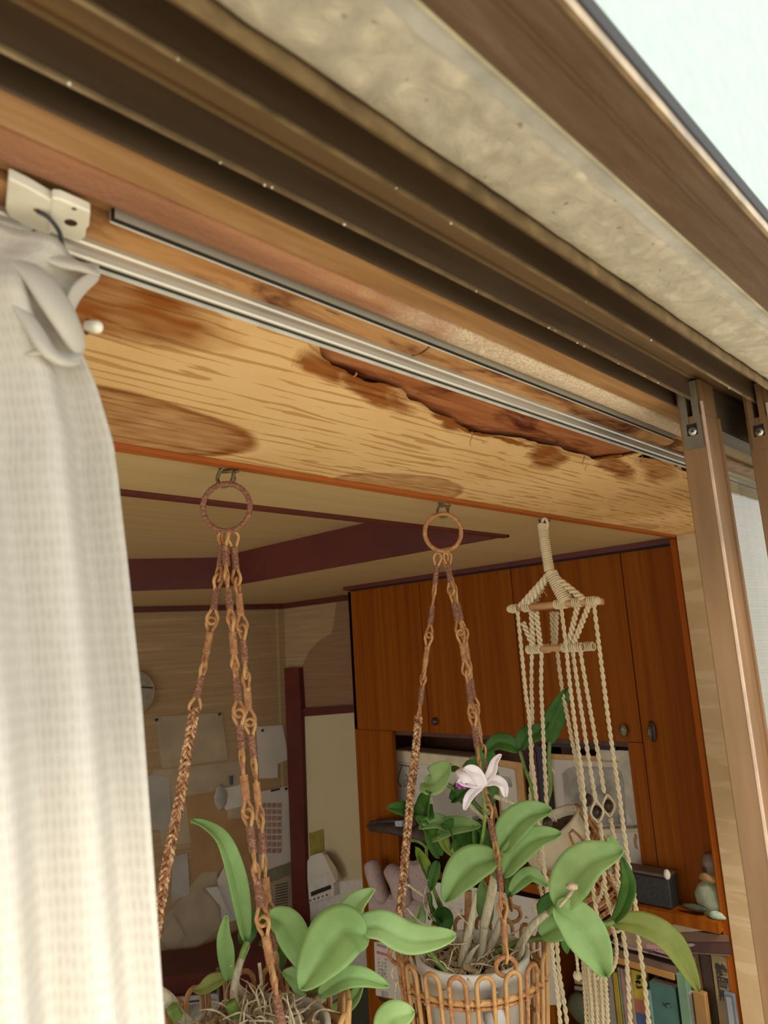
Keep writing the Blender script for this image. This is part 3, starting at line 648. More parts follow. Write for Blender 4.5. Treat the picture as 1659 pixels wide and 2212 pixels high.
sheet([(400, 1720), (520, 1700), (545, 1880), (420, 1885)], 'brown kraft sheet behind the tall curled leaf', 'paper', mt='kraft', off=.005)
sheet([(553, 1570), (610, 1566), (624, 1640), (600, 1650), (600, 1680), (560, 1682)], 'white note pinned beside the red door post', 'note', off=.005, pins=[(567, 1578)])
sheet([(473, 1705), (520, 1695), (530, 1740), (487, 1750)], 'small white slip clipped above a brown patch', 'note', off=.012)
sheet([(490, 1745), (560, 1738), (560, 1768), (492, 1768)], 'narrow folded slip below the clipped white slip', 'note', mt='oldpaper', off=.008)
cal = sheet([(555, 1712), (622, 1697), (632, 1860), (560, 1885)], 'wall calendar page with a faded red grid', 'calendar', name='calendar', off=.008, pins=[(618, 1704)])
for r in range(8):
    for c in range(4):
        x0 = 566 + c*11; y0 = 1735 + r*14
        fpoly([(x0, y0), (x0+9, y0-1), (x0+9, y0+9), (x0, y0+10)], .0095, .0005, 'redink', 'calendar_cell', cal)
fpoly([(585, 1706), (605, 1702), (605, 1706), (585, 1711)], .0095, .0005, 'ink', 'calendar_heading', cal)
sheet([(560, 1890), (632, 1865), (634, 1885), (562, 1912)], 'grey-green strip under the calendar page', 'paper', mt=colored('greygreen_paper', '83826a'), off=.006)
nt_ = sheet([(585, 1905), (633, 1890), (637, 1990), (592, 2000)], 'yellowed printed sheet next to the door post', 'paper', mt='oldpaper', off=.005)
for k in range(9):
    y = 1912 + k*6; fpoly([(595, y), (622, y-6), (622, y-4), (595, y+2)], .0065, .0003, 'ink', 'print_line', nt_)
env = empty('paper_envelope', far(480, 1950, .02), 'white folded paper hanging from a pin beside the long leaf', 'paper')
fpoly([(492, 1858), (505, 1854), (518, 1862), (520, 1985), (480, 1995), (470, 1900)], .02, .002, 'paper', 'back_flap', env)
fpoly([(443, 1918), (470, 1915), (500, 1985), (478, 1960)], .03, .002, 'paper', 'side_flap', env)
MB().ball(far(493, 1862, .024), .007, 10, 6).build('push_pin', 'ink', env, True)
sheet([(372, 1850), (405, 1842), (410, 1930), (370, 1950)], 'short grey-white strip right of the bleached chain', 'paper', mt='greypaper', off=.006)
sheet([(440, 1880), (468, 1876), (480, 2000), (380, 2085), (350, 1990)], 'creased beige bag-like sheet low on the wall', 'paper', mt='oldpaper', off=.004)
sheet([(344, 2030), (374, 1975), (400, 2020), (372, 2052)], 'small diamond-shaped beige sheet beside the curtain', 'paper', mt='oldpaper', off=.010)
wc = empty('mesh_pouch', far(455, 1730, .02), 'round grey mesh pouch on a blue peg', 'pouch')
MB().ball(far(478, 1722, .01), .055, 14, 9, (.7, .25, 1), .25, 3).build('pouch', 'greypaper', wc, True)
fpoly([(497, 1678), (504, 1676), (504, 1694), (498, 1696)], .03, .01, colored('blue_peg', '3b4c62'), 'peg', wc)
# dark red low cupboard against the far wall
lc = empty('low_cupboard', (1.9, 2.75, -2.04), 'dark red wooden cupboard standing low against the far wall', 'cupboard')
q = [onP(330, 2114, FP-FN*.35, FN), onP(480, 2096, FP-FN*.35, FN), onP(560, 2060, FP-FN*.35, FN), onP(645, 2018, FP-FN*.35, FN)]
bt = [Vector((v.x, v.y, -2.03)) for v in q]
MB().prism([q[0], q[1], q[2], q[3]] + bt[::-1], FN*.30).build('cupboard_body', 'redtrim', lc)
bd = empty('photo_board', onP(420, 2200, FP-FN*.40, FN), 'white framed board with pasted photographs at bottom left', 'photo board')
def bpoly(pxs, off, th, mt, name, par, **k): return MB().prism([onP(a, b, FP-FN*off, FN) for a, b in pxs], FN*th).build(name, mt, par, **k)
bpoly([(330, 2160), (472, 2146), (482, 2300), (330, 2300)], .40, .012, colored('pale_board', 'a8aab0'), 'board', bd)
bpoly([(408, 2172), (451, 2166), (453, 2260), (408, 2260)], .403, .002, 'photo', 'photograph', bd)
bpoly([(352, 2182), (396, 2176), (398, 2260), (352, 2260)], .403, .002, 'oldpaper', 'photograph', bd, label='brown tinted photograph')
bpoly([(392, 2164), (436, 2160), (436, 2163), (392, 2168)], .403, .001, 'ink', 'caption_line', bd)
for a, b_, c, d in [(448, 2162, 454, 2159), (454, 2158, 460, 2163), (458, 2162, 467, 2160), (462, 2160, 464, 2168)]:
    MB().tube([onP(a, b_, FP-FN*.404, FN), onP(c, d, FP-FN*.404, FN)], .002, 5).build('pen_mark', 'redink', bd)
sp_ = bpoly([(468, 2093), (474, 2092), (474, 2150), (470, 2150)], .42, .012, 'steel', 'metal_rod', None); tag(sp_, 'thin pale metal upright behind the photo board', 'rod')
bpoly([(450, 2130), (472, 2124), (478, 2162), (462, 2165)], .38, .01, colored('teal_card', '2f4a40'), 'teal_card', None); tag(bpy.data.objects['teal_card'], 'dark teal card behind the corner of the photo board', 'card')
# wall device and sticker on the cream door
stk = xpoly([(667, 1800), (698, 1791), (700, 1838), (670, 1849)], XW-.012, .002, 'ochre', 'sticker'); tag(stk, 'olive yellow square sticker on the cream door', 'sticker')
dv = empty('wall_controller', onX(690, 1910, XW-.03), 'white wall controller with a dark display below the sticker', 'controller')
xpoly([(664, 1897), (718, 1881), (722, 1935), (668, 1952)], XW-.045, .035, 'white', 'controller_body', dv)
xpoly([(671, 1927), (714, 1911), (715, 1920), (672, 1937)], XW-.047, .003, 'display', 'display', dv)
for k in range(5): xpoly([(668+k*9, 1944-k*3), (671+k*9, 1943-k*3), (671+k*9, 1947-k*3), (668+k*9, 1948-k*3)], XW-.047, .003, 'bead', 'button', dv)
clo = xpoly([(664, 1860), (672, 1848), (695, 1842), (708, 1860), (722, 1880), (732, 1900), (718, 1910), (712, 1884), (664, 1897)], XW-.06, .02, 'paper', 'folded_cloth'); tag(clo, 'white folded cloth lying on top of the wall controller', 'cloth')
xpoly([(698, 1843), (706, 1846), (724, 1872), (733, 1900), (726, 1905), (714, 1880)], XW-.062, .004, 'oldpaper', 'cloth_edge', clo)
bk2 = xpoly([(770, 2120), (800, 2105), (835, 2190), (812, 2240), (690, 2240), (690, 2190)], XW-.20, .10, colored('dark_green_crate', '34352a'), 'storage_crate'); tag(bk2, 'dark green crate low between the cream door and the shelves', 'crate')

# ------------------------------------------------------------ built-in cabinet
cab = empty('cabinet', (XC, 1.5, -2.04), 'long orange-brown veneered wall cabinet with four overhead doors', 'cabinet')
def cb(name, x0, x1, y0, y1, z0, z1, mt='cabinet', par=None, **k): return MB().box(x0, x1, y0, y1, z0, z1).build(name, mt, par or cab, **k)
cb('top_moulding', XC-.02, XC+.02, .815, 2.215, .2440, .2595, 'redtrim', label='dark red top moulding')
cb('shadow_gap', XC+.004, XC+.02, .815, 2.209, .2380, .2440, 'black')
cb('side_end', XC, XW, 2.192, 2.209, -2.04, .243)
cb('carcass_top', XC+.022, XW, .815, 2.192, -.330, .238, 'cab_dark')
ysp = [2.209, 1.811, 1.395, .997]
for i in range(3):
    d = cb('door', XC, XC+.020, ysp[i+1]+.0018, ysp[i]-.0018, -.312, .238)
    if i == 0: kp = onX(942, 1558, XC)
    if i == 2: kp = onX(1350, 1577, XC)
    if i != 1:
        MB().ball(kp + Vector((-.008, 0, 0)), .014, 14, 8, (.7, 1, 1)).build('knob', 'bead', d, True)
        if i == 2: MB().ball(kp + Vector((-.012, 0, .0)), .018, 14, 8, (.35, .7, 1.1)).build('knob_plate', 'hookm', d, True)
d = cb('door', XC, XC+.020, .815, .9952, -.760, .238, label='tall narrow door beside the post')
kp = onX(1410, 1580, XC)
MB().ball(kp + Vector((-.004, 0, 0)), .020, 14, 8, (.3, .6, 1.5)).build('pull_plate', 'bead', d, True)
MB().tube(poly_interp([kp+Vector((-.008, 0, .022)), kp+Vector((-.022, 0, .01)), kp+Vector((-.022, 0, -.012)), kp+Vector((-.008, 0, -.024))], 12), .004, 8).build('handle', 'hookm', d, True)
cb('left_stile', XC+.001, XC+.020, 2.005, 2.192, -2.04, -.314)
cb('inner_stile', XC+.001, XC+.020, .9985, 1.045, -.757, -.314)
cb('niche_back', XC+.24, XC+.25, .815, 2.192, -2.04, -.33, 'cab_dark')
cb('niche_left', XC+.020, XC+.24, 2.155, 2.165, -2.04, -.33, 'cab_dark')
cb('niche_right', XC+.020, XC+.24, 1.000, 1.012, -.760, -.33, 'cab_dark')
cb('niche_right_low', XC+.0, XC+.24, .800, .810, -2.04, -.79, 'cabinet')
cb('counter_board', 1.975, XC+.24, .815, 1.60, -.757, -.731, 'cabinet', label='thick shelf board under the black box')
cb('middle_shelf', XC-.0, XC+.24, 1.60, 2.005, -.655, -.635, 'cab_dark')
cb('lower_divider', 2.0, XC+.24, 1.345, 1.375, -2.04, -.80)
cb('book_shelf', 2.0, XC+.24, .827, 1.345, -1.30, -1.28)
cb('left_shelf', 2.0, XC+.24, 1.375, 2.005, -1.30, -1.28)
MB().box(2.0, 2.058, .797, .819, -2.04, .2530).build('post', 'post', cab, bevel=.004, label='orange rounded corner post')

# ------------------------------------------------------------ things in and on the cabinet
def xb(pxs, x0, th, mt, name, par=None, bev=0, **k):
    return MB().prism([onX(a, b, x0) for a, b in pxs], (th, 0, 0)).build(name, mt, par, bevel=bev, **k)
bx = empty('black_case', onX(1410, 1955, 2.0), 'black textured case standing on the shelf board', 'case')
yb0, yb1 = onX(1452, 1950, 2.0).y, onX(1340, 1940, 2.0).y
MB().box(1.995, 2.050, yb0, yb1, -.7309, -.652).build('case_body', 'blackbox', bx, bevel=.004)
MB().box(1.994, 2.050, yb0, yb1, -.6519, -.644).build('case_lid', plain('grey_brown_lid', '5c4a40', .6), bx, bevel=.002)
tag(MB().ball(onX(1441, 1889, 2.0) , .009, 10, 7, (1, 1, 1.5)).build('bottle_cap', 'plastic', None, True), 'small white cap standing on the black case', 'cap')
tag(MB().ball(onX(1537, 1942, 2.02), .046, 24, 16, (.40, .92, .98), .12, 5).build('green_stone', 'stone', None, True), 'rounded pale green stone beside the orange post', 'stone')
tag(MB().ball(onX(1549, 1978, 2.0), .018, 14, 9, (.6, 1.2, .6), .3, 8).build('small_stone', plain('blue_green_stone', '98a892', .7, 0, .08, (40, 40, 40)), None, True), 'small blue-green stone under the rounded pale green stone', 'stone')
tag(MB().ball(onX(1500, 1960, 2.0), .030, 14, 8, (.35, 1.1, .28), .3, 9).build('stone_slab', 'stone_dark', None, True), 'flat dark stone lying left of the pale green stone', 'stone')
tag(MB().ball(onX(1535, 1896, 2.02), .030, 16, 9, (.6, 1.0, .45), .2, 2).build('tan_stone', colored('tan_stone', '9c7c4c'), None, True), 'tan pebble resting on top of the green stone', 'stone')
tag(MB().ball(onX(1525, 1878, 2.02), .009, 12, 8).build('black_pebble', 'ink', None, True), 'tiny black pebble on the tan pebble', 'stone')
tag(MB().lathe([(.0001, 0), (.022, 0), (.024, .03), (.018, .05), (.0001, .052)], onX(1541, 1888, 2.035), Vector((0, 0, 1)), 18).build('mauve_cup', plain('mauve_pot', '7d6a60', .5), None, True), 'dim mauve cup behind the tan pebble', 'cup')
# framed mount wrapped in film
fr = empty('mounted_photograph', onX(1290, 1790, 2.12), 'cream mounted photograph in a pale wooden frame, wrapped in clear film', 'picture')
xb([(1182, 1628), (1368, 1638), (1385, 1795), (1200, 1800)], 2.13, .012, 'frame_wood', 'frame', fr)
xb([(1190, 1640), (1362, 1648), (1378, 1786), (1206, 1790)], 2.128, .004, 'paper', 'mount', fr)
xb([(1214, 1672), (1222, 1662), (1240, 1655), (1330, 1658), (1346, 1670), (1352, 1780), (1226, 1784)], 2.1265, .002, 'photo', 'photograph', fr)
xb([(1336, 1640), (1370, 1640), (1382, 1700), (1388, 1780), (1372, 1792), (1352, 1745), (1348, 1690)], 2.124, .003, 'clear', 'film_fold', fr)
xb([(1290, 1618), (1362, 1622), (1378, 1632), (1380, 1648), (1292, 1640)], 2.122, .004, 'clear', 'film_fold', fr)
c2 = empty('framed_card', onX(1350, 1890, 2.09), 'small cream framed card leaning below the mounted photograph', 'picture')
xb([(1290, 1790), (1382, 1788), (1404, 1888), (1300, 1893)], 2.10, .012, 'clear', 'frame', c2, bev=.003)
xb([(1330, 1800), (1384, 1796), (1395, 1868), (1340, 1870)], 2.098, .003, 'paper', 'card', c2)
xb([(1371, 1800), (1376, 1806), (1374, 1822), (1378, 1835), (1371, 1832), (1368, 1815)], 2.0965, .001, 'kraft', 'brown_flourish', c2)
dk = xb([(1196, 1598), (1330, 1606), (1330, 1622), (1180, 1612)], 2.10, .02, colored('dark_navy_box', '1f1d22'), 'dark_box'); tag(dk, 'long dark box above the mounted photograph', 'box')
b1 = xb([(1158, 1612), (1176, 1612), (1192, 1790), (1172, 1790)], 2.10, .10, colored('dark_blue_spine', '2b2a38'), 'dark_album'); tag(b1, 'dark blue album standing between the picture frames', 'album')
b1 = xb([(1152, 1625), (1157, 1625), (1171, 1790), (1164, 1790)], 2.10, .10, colored('wine_spine', '5a2430'), 'wine_album'); tag(b1, 'thin wine red album left of the dark blue album', 'album')
fr2 = empty('pale_frame', onX(1100, 1750, 2.12), 'narrow pale wood frame with a white card behind the orchid flower', 'picture')
xb([(1070, 1640), (1128, 1648), (1138, 1760), (1080, 1765)], 2.13, .012, 'frame_wood', 'frame', fr2)
xb([(1074, 1654), (1112, 1662), (1120, 1745), (1084, 1750)], 2.127, .004, 'paper', 'card', fr2)
xb([(1082, 1676), (1102, 1680), (1106, 1700), (1086, 1700)], 2.125, .002, 'photo', 'photograph', fr2)
tr = empty('white_tray', onX(930, 1760, 2.11), 'white rimmed container with a drawn figure under the overhead doors', 'container')
xb([(852, 1640), (1010, 1660), (1020, 1776), (866, 1780)], 2.125, .09, 'white', 'container_body', tr, bev=.003)
xb([(845, 1619), (1012, 1636), (1012, 1664), (848, 1644)], 2.115, .10, colored('cream_rim', 'd0c3a4'), 'container_rim', tr, bev=.003)
for a in ([(868, 1655), (862, 1672), (860, 1690), (868, 1700)], [(876, 1672), (881, 1680), (880, 1692), (874, 1700), (872, 1688)], [(862, 1652), (885, 1656), (905, 1660)], [(876, 1683), (878, 1689)], [(884, 1664), (890, 1690), (884, 1720)]):
    MB().tube([onX(x, y, 2.1245) for x, y in a], .0018, 5).build('drawn_line', 'ink', tr)
pp = xb([(930, 1700), (1060, 1690), (1070, 1760), (940, 1770)], 2.105, .006, 'greypaper', 'paper_pack'); tag(pp, 'grey paper pack leaning in front of the white container', 'paper')
dw = empty('driftwood', onX(850, 1790, 2.03), 'charred piece of driftwood sticking out from the middle shelf', 'driftwood')
MB().tube(poly_interp([onX(792, 1785, 2.03), onX(830, 1787, 2.02), onX(880, 1795, 2.03), onX(950, 1815, 2.08)], 14), [.004, .014, .020, .022, .022, .024, .024, .026, .026, .026, .026, .026, .026, .02], 10, flat=.7).build('trunk', 'driftwood', dw, True)
MB().tube(poly_interp([onX(800, 1778, 2.02), onX(850, 1773, 2.02), onX(900, 1780, 2.04)], 8), .008, 8).build('twig', 'driftwood', dw, True)
tag(xb([(853, 1774), (868, 1773), (868, 1786), (854, 1785)], 2.005, .01, colored('pale_blue_tag', '9fb0b8'), 'blue_tag'), 'small pale blue tag lying on the driftwood', 'tag')
tw = empty('towel_roll', onX(870, 1930, 2.0), 'mauve towel rolled up beside the left cane chain', 'towel')
MB().tube(poly_interp([onX(800, 1860, 2.0), onX(812, 1900, 1.99), onX(830, 1950, 2.0)], 12), [.01, .03, .034, .036, .036, .036, .036, .036, .034, .032, .026, .012], 14, flat=.9).build('fold', 'towel', tw, True)
MB().tube(poly_interp([onX(838, 1875, 1.99), onX(860, 1905, 1.98), onX(872, 1960, 1.99)], 12), [.01, .026, .03, .032, .034, .034, .034, .034, .034, .032, .026, .012], 14, flat=.9).build('fold', 'towel', tw, True)
MB().ball(onX(905, 1905, 2.03), .075, 20, 12, (.4, 1.1, 1.0), .3, 4).build('fold', 'towel', tw, True)
MB().box(1.995, 2.05, onX(960, 1980, 2.02).y, onX(803, 1980, 2.02).y, -1.02, -.88).build('hanging_fold', 'towel', tw, bevel=.012)
tag(MB().tube(poly_interp([onX(800, 1968, 1.985), onX(830, 1982, 1.98), onX(870, 1985, 1.98)], 8), .003, 6).build('dark_string', 'bead', None, True), 'dark string tied around the mauve towel', 'string')
tag(MB().ball(onX(948, 1890, 1.985), .016, 12, 8, (.5, 1, 1)).build('red_brown_bead', colored('red_brown', '5c2418'), None, True), 'red-brown round object against the towel behind the leaves', 'ball')
# printed papers hanging in front of the shelves
pr = empty('white_poster', onX(1080, 2000, 1.985), 'large white printed sheet hanging behind the rattan basket', 'poster')
xb([(935, 1905), (1075, 1925), (1170, 1945), (1215, 2170), (1000, 2180), (880, 2160)], 1.985, .002, 'paper', 'sheet', pr)
def strokes(par, px0, py0, px1, py1, x, nrow, ncol, sz, mt='ink', seed=1, r=.0012, fill=.8):
    rnd = random.Random(seed); mb = MB()
    for i in range(nrow):
        for j in range(ncol):
            if rnd.random() > fill: continue
            cx = px0 + (px1-px0)*(j+.5)/ncol; cy = py0 + (py1-py0)*(i+.5)/nrow + (px1-px0)*(j/ncol)*.12
            for k in range(3):
                a = onX(cx + rnd.uniform(-sz, sz), cy + rnd.uniform(-sz, sz), x); b = onX(cx + rnd.uniform(-sz, sz), cy + rnd.uniform(-sz, sz), x)
                d = (b-a); 
                if d.length < 1e-4: continue
                n = Vector((0, -d.z, d.y)).normalized()*r*.5; mb.prism([a-n, b-n, b+n, a+n], (-.0003, 0, 0))
    o = mb.build('printed_text', mt, par); o['kind'] = 'stuff'; return o
strokes(pr, 1100, 1950, 1160, 1985, 1.9848, 2, 4, 4, seed=3); strokes(pr, 1120, 1990, 1165, 2010, 1.9848, 2, 7, 2, seed=4, r=.0008)
strokes(pr, 958, 1950, 1010, 2010, 1.9848, 2, 2, 4, seed=5, r=.0016); strokes(pr, 968, 1945, 1000, 2015, 1.9848, 7, 5, 2.5, 'redink', seed=6, r=.0007)
nw = empty('printed_leaflet', onX(840, 2090, 1.98), 'tall white leaflet with a pink bar hanging left of the basket', 'leaflet')
xb([(808, 2035), (850, 2035), (900, 2060), (930, 2175), (812, 2150)], 1.98, .002, 'paper', 'sheet', nw)
xb([(813, 2054), (836, 2061), (837, 2066), (814, 2060)], 1.9785, .001, 'pinkink', 'pink_bar', nw)
xb([(814, 2038), (834, 2045), (834, 2050), (814, 2043)], 1.9785, .001, 'redink', 'red_line', nw)
strokes(nw, 814, 2068, 837, 2112, 1.9785, 6, 3, 2.2, seed=8, r=.0011)
xb([(822, 2094), (830, 2096), (831, 2110), (823, 2108)], 1.9782, .001, 'photo', 'small_square', nw)
xb([(817, 2153), (838, 2160), (838, 2167), (818, 2160)], 1.9785, .001, 'ink', 'black_bar', nw)
xb([(824, 2140), (837, 2143), (838, 2155), (824, 2152)], 1.9785, .001, 'photo', 'grey_block', nw)

# books: front faces on planes near X = 2.0
def text_mesh(txt, name, mt, par, origin, up, right, size):
    cu_ = bpy.data.curves.new(name, 'FONT'); cu_.body = txt; cu_.size = size; cu_.extrude = 0.0002; cu_.align_x = 'CENTER'; cu_.space_line = .95; cu_.offset = size*.018
    o = bpy.data.objects.new(name, cu_); COL.objects.link(o); dg = bpy.context.evaluated_depsgraph_get(); me = bpy.data.meshes.new_from_object(o.evaluated_get(dg))
    bpy.data.objects.remove(o); m_ = bpy.data.objects.new(name, me); COL.objects.link(m_); me.materials.clear(); me.materials.append(M[mt] if isinstance(mt, str) else mt)
    right = Vector(right).normalized(); up = Vector(up).normalized(); n = right.cross(up); R_ = Matrix((right, up, n)).transposed().to_4x4(); R_.translation = Vector(origin)
    me.transform(R_); attach(m_, par); return m_
def book(name, pl, pr_, pt, x, depth, mt, lab, tiltb=0, zb=-1.2795, cat='book', pages=False):
    yl = onX(pl, pt, x).y; yr = onX(pr_, pt, x).y; zt = onX((pl+pr_)/2, pt, x).z
    e = empty(name, (x, (yl+yr)/2, zb), lab, cat, None)
    P = [Vector((x, yl, zt)), Vector((x, yr, zt)), Vector((x, yr+tiltb, zb)), Vector((x, yl+tiltb, zb))]
    MB().prism(P, (depth, 0, 0)).build('cover', mt, e, bevel=.0012)
    if pages: MB().box(x+.004, x+depth-.004, yr+.002, yl-.002, zt, zt+.0006).build('page_block', 'paper', e)
    return e, (x, (yl+yr)/2, zt, yl-yr)
bc = lambda n, c: colored('book_' + n, c)
e, g = book('book', 1563, 1584, 2147, 1.985, .013, bc('slate', '5b626c'), 'slate grey booklet in front of the cream book')
e.name = 'booklet'
MB().box(1.9842, 1.9852, onX(1568, 2152, 1.985).y-.012, onX(1568, 2152, 1.985).y, -1.2, g[2]-.008).build('grey_panel', bc('greypanel', '8c8f92'), e)
e, g = book('book', 1535, 1577, 2065, 2.002, .15, bc('cream', '8e7a58'), 'cream book with black brush characters beside the post')
text_mesh('静\n岡\n縣', 'spine_title', 'ink', e, (2.0012, g[1]+.002, g[2]-.045), (0, 0, 1), (0, -1, 0), .032)
e, g = book('book', 1508, 1534, 2062, 2.02, .15, bc('darkbrown', '463220'), 'dark brown book left of the cream book')
e, g = book('book', 1484, 1507, 2056, 2.012, .15, bc('brown', '5c4024'), 'brown book with gold ring pattern behind the leaf tip')
for k in range(6):
    c = Vector((2.0115, g[1]-.002, g[2]-.016-.010*k)); MB().tube([c + Vector((0, .0045*math.cos(a), .004*math.sin(a))) for a in [2*math.pi*i/10 for i in range(10)]], .0006, 4, True).build('gold_ring', 'frame_wood', e)
e, g = book('book', 1496, 1521, 2145, 1.985, .02, bc('tan', '96703c'), 'thin tan booklet in front of the brown book')
e, g = book('book', 1485, 1494, 2147, 1.990, .13, bc('offwhite', '958f88'), 'narrow off-white book beside the green one')
e, g = book('book', 1460, 1480, 2105, 1.988, .14, bc('green', '6d8f72'), 'light green book standing right of the teal one')
e, g = book('book', 1402, 1458, 2128, 1.992, .03, bc('teal', '3f6a62'), 'teal book turned cover outwards', pages=True)
strokes(e, 1432, 2160, 1455, 2185, 1.9915, 1, 3, 8, seed=21, r=.002)
e, g = book('book', 1392, 1404, 2138, 1.990, .10, bc('paleteal', '74948a'), 'pale teal spine left of the teal cover')
strokes(e, 1404, 2160, 1412, 2205, 1.9895, 4, 1, 3, seed=23, r=.0015)
e, g = book('magazine', 1362, 1392, 2098, 2.0, .02, bc('yellow', 'b39a28'), 'yellow covered magazine with orange and blue lower part', cat='magazine')
for (a, b_, mt, nm) in [(2158, 2186, bc('orange', 'a8624a'), 'orange_band'), (2186, 2260, bc('blue', '44588c'), 'blue_band')]:
    MB().box(1.9990, 2.0002, g[1]-g[3]/2, g[1]+g[3]/2-.002, onX(1377, b_, 2.0).z, onX(1377, a, 2.0).z).build(nm, mt, e)
strokes(e, 1374, 2105, 1386, 2138, 1.9985, 3, 2, 4, seed=25, r=.0045)
for i, (a, b_, t, nm, c, lab) in enumerate([
    (1354, 1361, 2098, 'sand', '9c8a66', 'sand coloured thin book left of the yellow magazine'),
    (1346, 1353, 2094, 'greythin', '7d756c', 'thin grey book between the sand and the pink one'),
    (1338, 1345, 2092, 'pink', '9c7472', 'thin dusty pink book'),
    (1333, 1337, 2090, 'mint', '7f9a80', 'very thin mint green book'),
    (1322, 1332, 2100, 'mustard', 'a08420', 'mustard yellow book between mint and grey ones'),
    (1306, 1321, 2105, 'title', '8c837a', 'grey book with a dark lettered spine next to the tassel')]):
    e, g = book('book', a, b_, t, 1.994 + .002*(i % 2), .14, bc(nm, c), lab)
    if nm == 'title': strokes(e, 1311, 2130, 1318, 2200, 1.9935, 9, 1, 2.4, seed=30, r=.0016)
# flat stacks lying on top of the books
def flat(pl, pr_, ptl, ptr, th, x, dep, mt, lab, name='magazine', cat='magazine', bev=.001):
    a = onX(pl, ptl, x); b_ = onX(pr_, ptr, x)
    o = MB().prism([a, b_, b_ - Vector((0, 0, th)), a - Vector((0, 0, th))], (dep, 0, 0)).build(name, mt, None, bevel=bev); tag(o, lab, cat); return o
flat(1318, 1455, 2064, 2104, .016, 1.985, .16, bc('amber', 'a87a3c'), 'amber coloured magazine lying flat on the books')
flat(1318, 1460, 2046, 2088, .022, 1.99, .16, bc('umber', '6a5240'), 'umber folder stack lying on the amber magazine', 'folder', 'folder')
flat(1318, 1480, 2034, 2078, .004, 1.985, .16, bc('lilac', 'a58f96'), 'thin lilac magazine edge above the umber folders')
o = flat(1395, 1450, 2040, 2058, .010, 1.98, .10, bc('rose', 'b58c90'), 'rose printed envelope edge above the lilac magazine', 'envelope', 'envelope')
strokes(o, 1400, 2046, 1446, 2062, 1.9795, 2, 6, 2.5, seed=33, r=.0010)
tag(xb([(1350, 2000), (1400, 2030), (1440, 2036), (1400, 2060), (1340, 2046)], 1.995, .03, bc('beige', '9c8468'), 'loose_paper'), 'beige loose papers sagging over the magazines', 'paper')
tag(xb([(1378, 1984), (1412, 1990), (1420, 2000), (1395, 2003), (1376, 1998)], 1.99, .10, 'greypaper', 'paper_bundle'), 'grey-white paper bundle just below the shelf board', 'paper')
tag(xb([(1412, 2002), (1500, 1992), (1560, 2008), (1470, 2014), (1424, 2016)], 1.992, .10, 'oldpaper', 'paper_bundle'), 'creased tan paper wedge below the shelf board', 'paper')
tag(xb([(1424, 2020), (1500, 2012), (1572, 2022), (1575, 2034), (1450, 2034)], 1.996, .10, bc('sepia', '70523c'), 'paper_bundle'), 'sepia paper bundle under the tan wedge', 'paper')
tag(xb([(1462, 2034), (1575, 2026), (1580, 2064), (1530, 2058), (1470, 2056)], 1.998, .10, bc('maroon', '4a2c24'), 'folder'), 'maroon folder on top of the right-hand books', 'folder')
tag(xb([(1468, 2040), (1495, 2038), (1502, 2041), (1494, 2045), (1470, 2046)], 1.992, .004, bc('lilacslip', 'a4929a'), 'paper_slip'), 'small lilac slip sticking out over the maroon folder', 'paper')
pl_ = flat(1466, 1575, 2055, 2064, .003, 1.994, .12, bc('mauvecover', '6b5148'), 'thin mauve cover lying on the brown books', 'folder', 'folder')
# dim items in the dark bay left of the books
tag(MB().ball(onX(1262, 2180, 2.03), .055, 18, 11, (.4, 1.0, .8), .1, 3).build('green_tin', colored('dim_green', '4c4f36'), None, True), 'dim green rounded container behind the tassel', 'container')
for k in range(3):
    tag(flat(1240, 1266, 2116+k*14, 2120+k*14, .011, 2.05, .10, 'oldpaper', 'x', 'notebook', 'notebook'), ['top one of the small beige notebooks behind the tassel', 'middle one of the small beige notebooks behind the tassel', 'lowest of the small beige notebooks behind the tassel'][k], 'notebook', 'beige notebooks behind the tassel')
#SPLIT3
# ------------------------------------------------------------ hooks under the orange edge
def hook(p_top, p_ring, lab, s=1.0):
    e = empty('ceiling_hook', p_top, lab, 'hook'); p_top = Vector(p_top); c = Vector(p_ring)
    sd = Vector((.70, -.71, 0)); h = (p_top.z - c.z)
    q = [p_top + sd*-.006*s, p_top + sd*-.002 - Vector((0, 0, h*.35)), c + sd*.010*s + Vector((0, 0, .012*s)), c + sd*.006*s + Vector((0, 0, -.003)), c + sd*-.004*s + Vector((0, 0, -.006*s)), c + sd*-.010*s + Vector((0, 0, .004)), c + sd*-.004*s + Vector((0, 0, .016*s)), p_top + sd*.007*s - Vector((0, 0, .003))]
    MB().tube(poly_interp(q, 40), .0024*s, 8).build('hook_wire', 'hookm', e, True)
    q = [c + sd*.004*s + Vector((.004, .004, -.006)), c + sd*.010*s + Vector((.004, .004, .003)), c + sd*.009*s + Vector((.004, .004, .012)), c + sd*.016*s + Vector((.004, .004, .016))]
    MB().tube(poly_interp(q, 16), .0022*s, 8).build('hook_tip', 'hookm', e, True)
    return e
hook(onY(484, 1006, .818), onY(487, 1040, .815), 'weathered metal hook holding the left rattan hanger', 1.1)
hook(onY(953, 1082, .818), onY(957, 1110, .815), 'weathered metal hook holding the middle rattan hanger', 1.0)
hook(onY(1170, 1122, .818), onY(1175, 1140, .815), 'weathered metal hook holding the macrame hanger', 1.0)
e = empty('ceiling_hook', onY(780, 1048, .82), 'small empty screw eye between the two rattan hangers', 'hook')
c = onY(781, 1048, .82); MB().tube([c + Vector((.70*.010*math.cos(a), -.71*.010*math.cos(a), .006*math.sin(a))) for a in [2*math.pi*i/18 for i in range(18)]], .002, 8, True).build('screw_eye', 'steel', e, True)

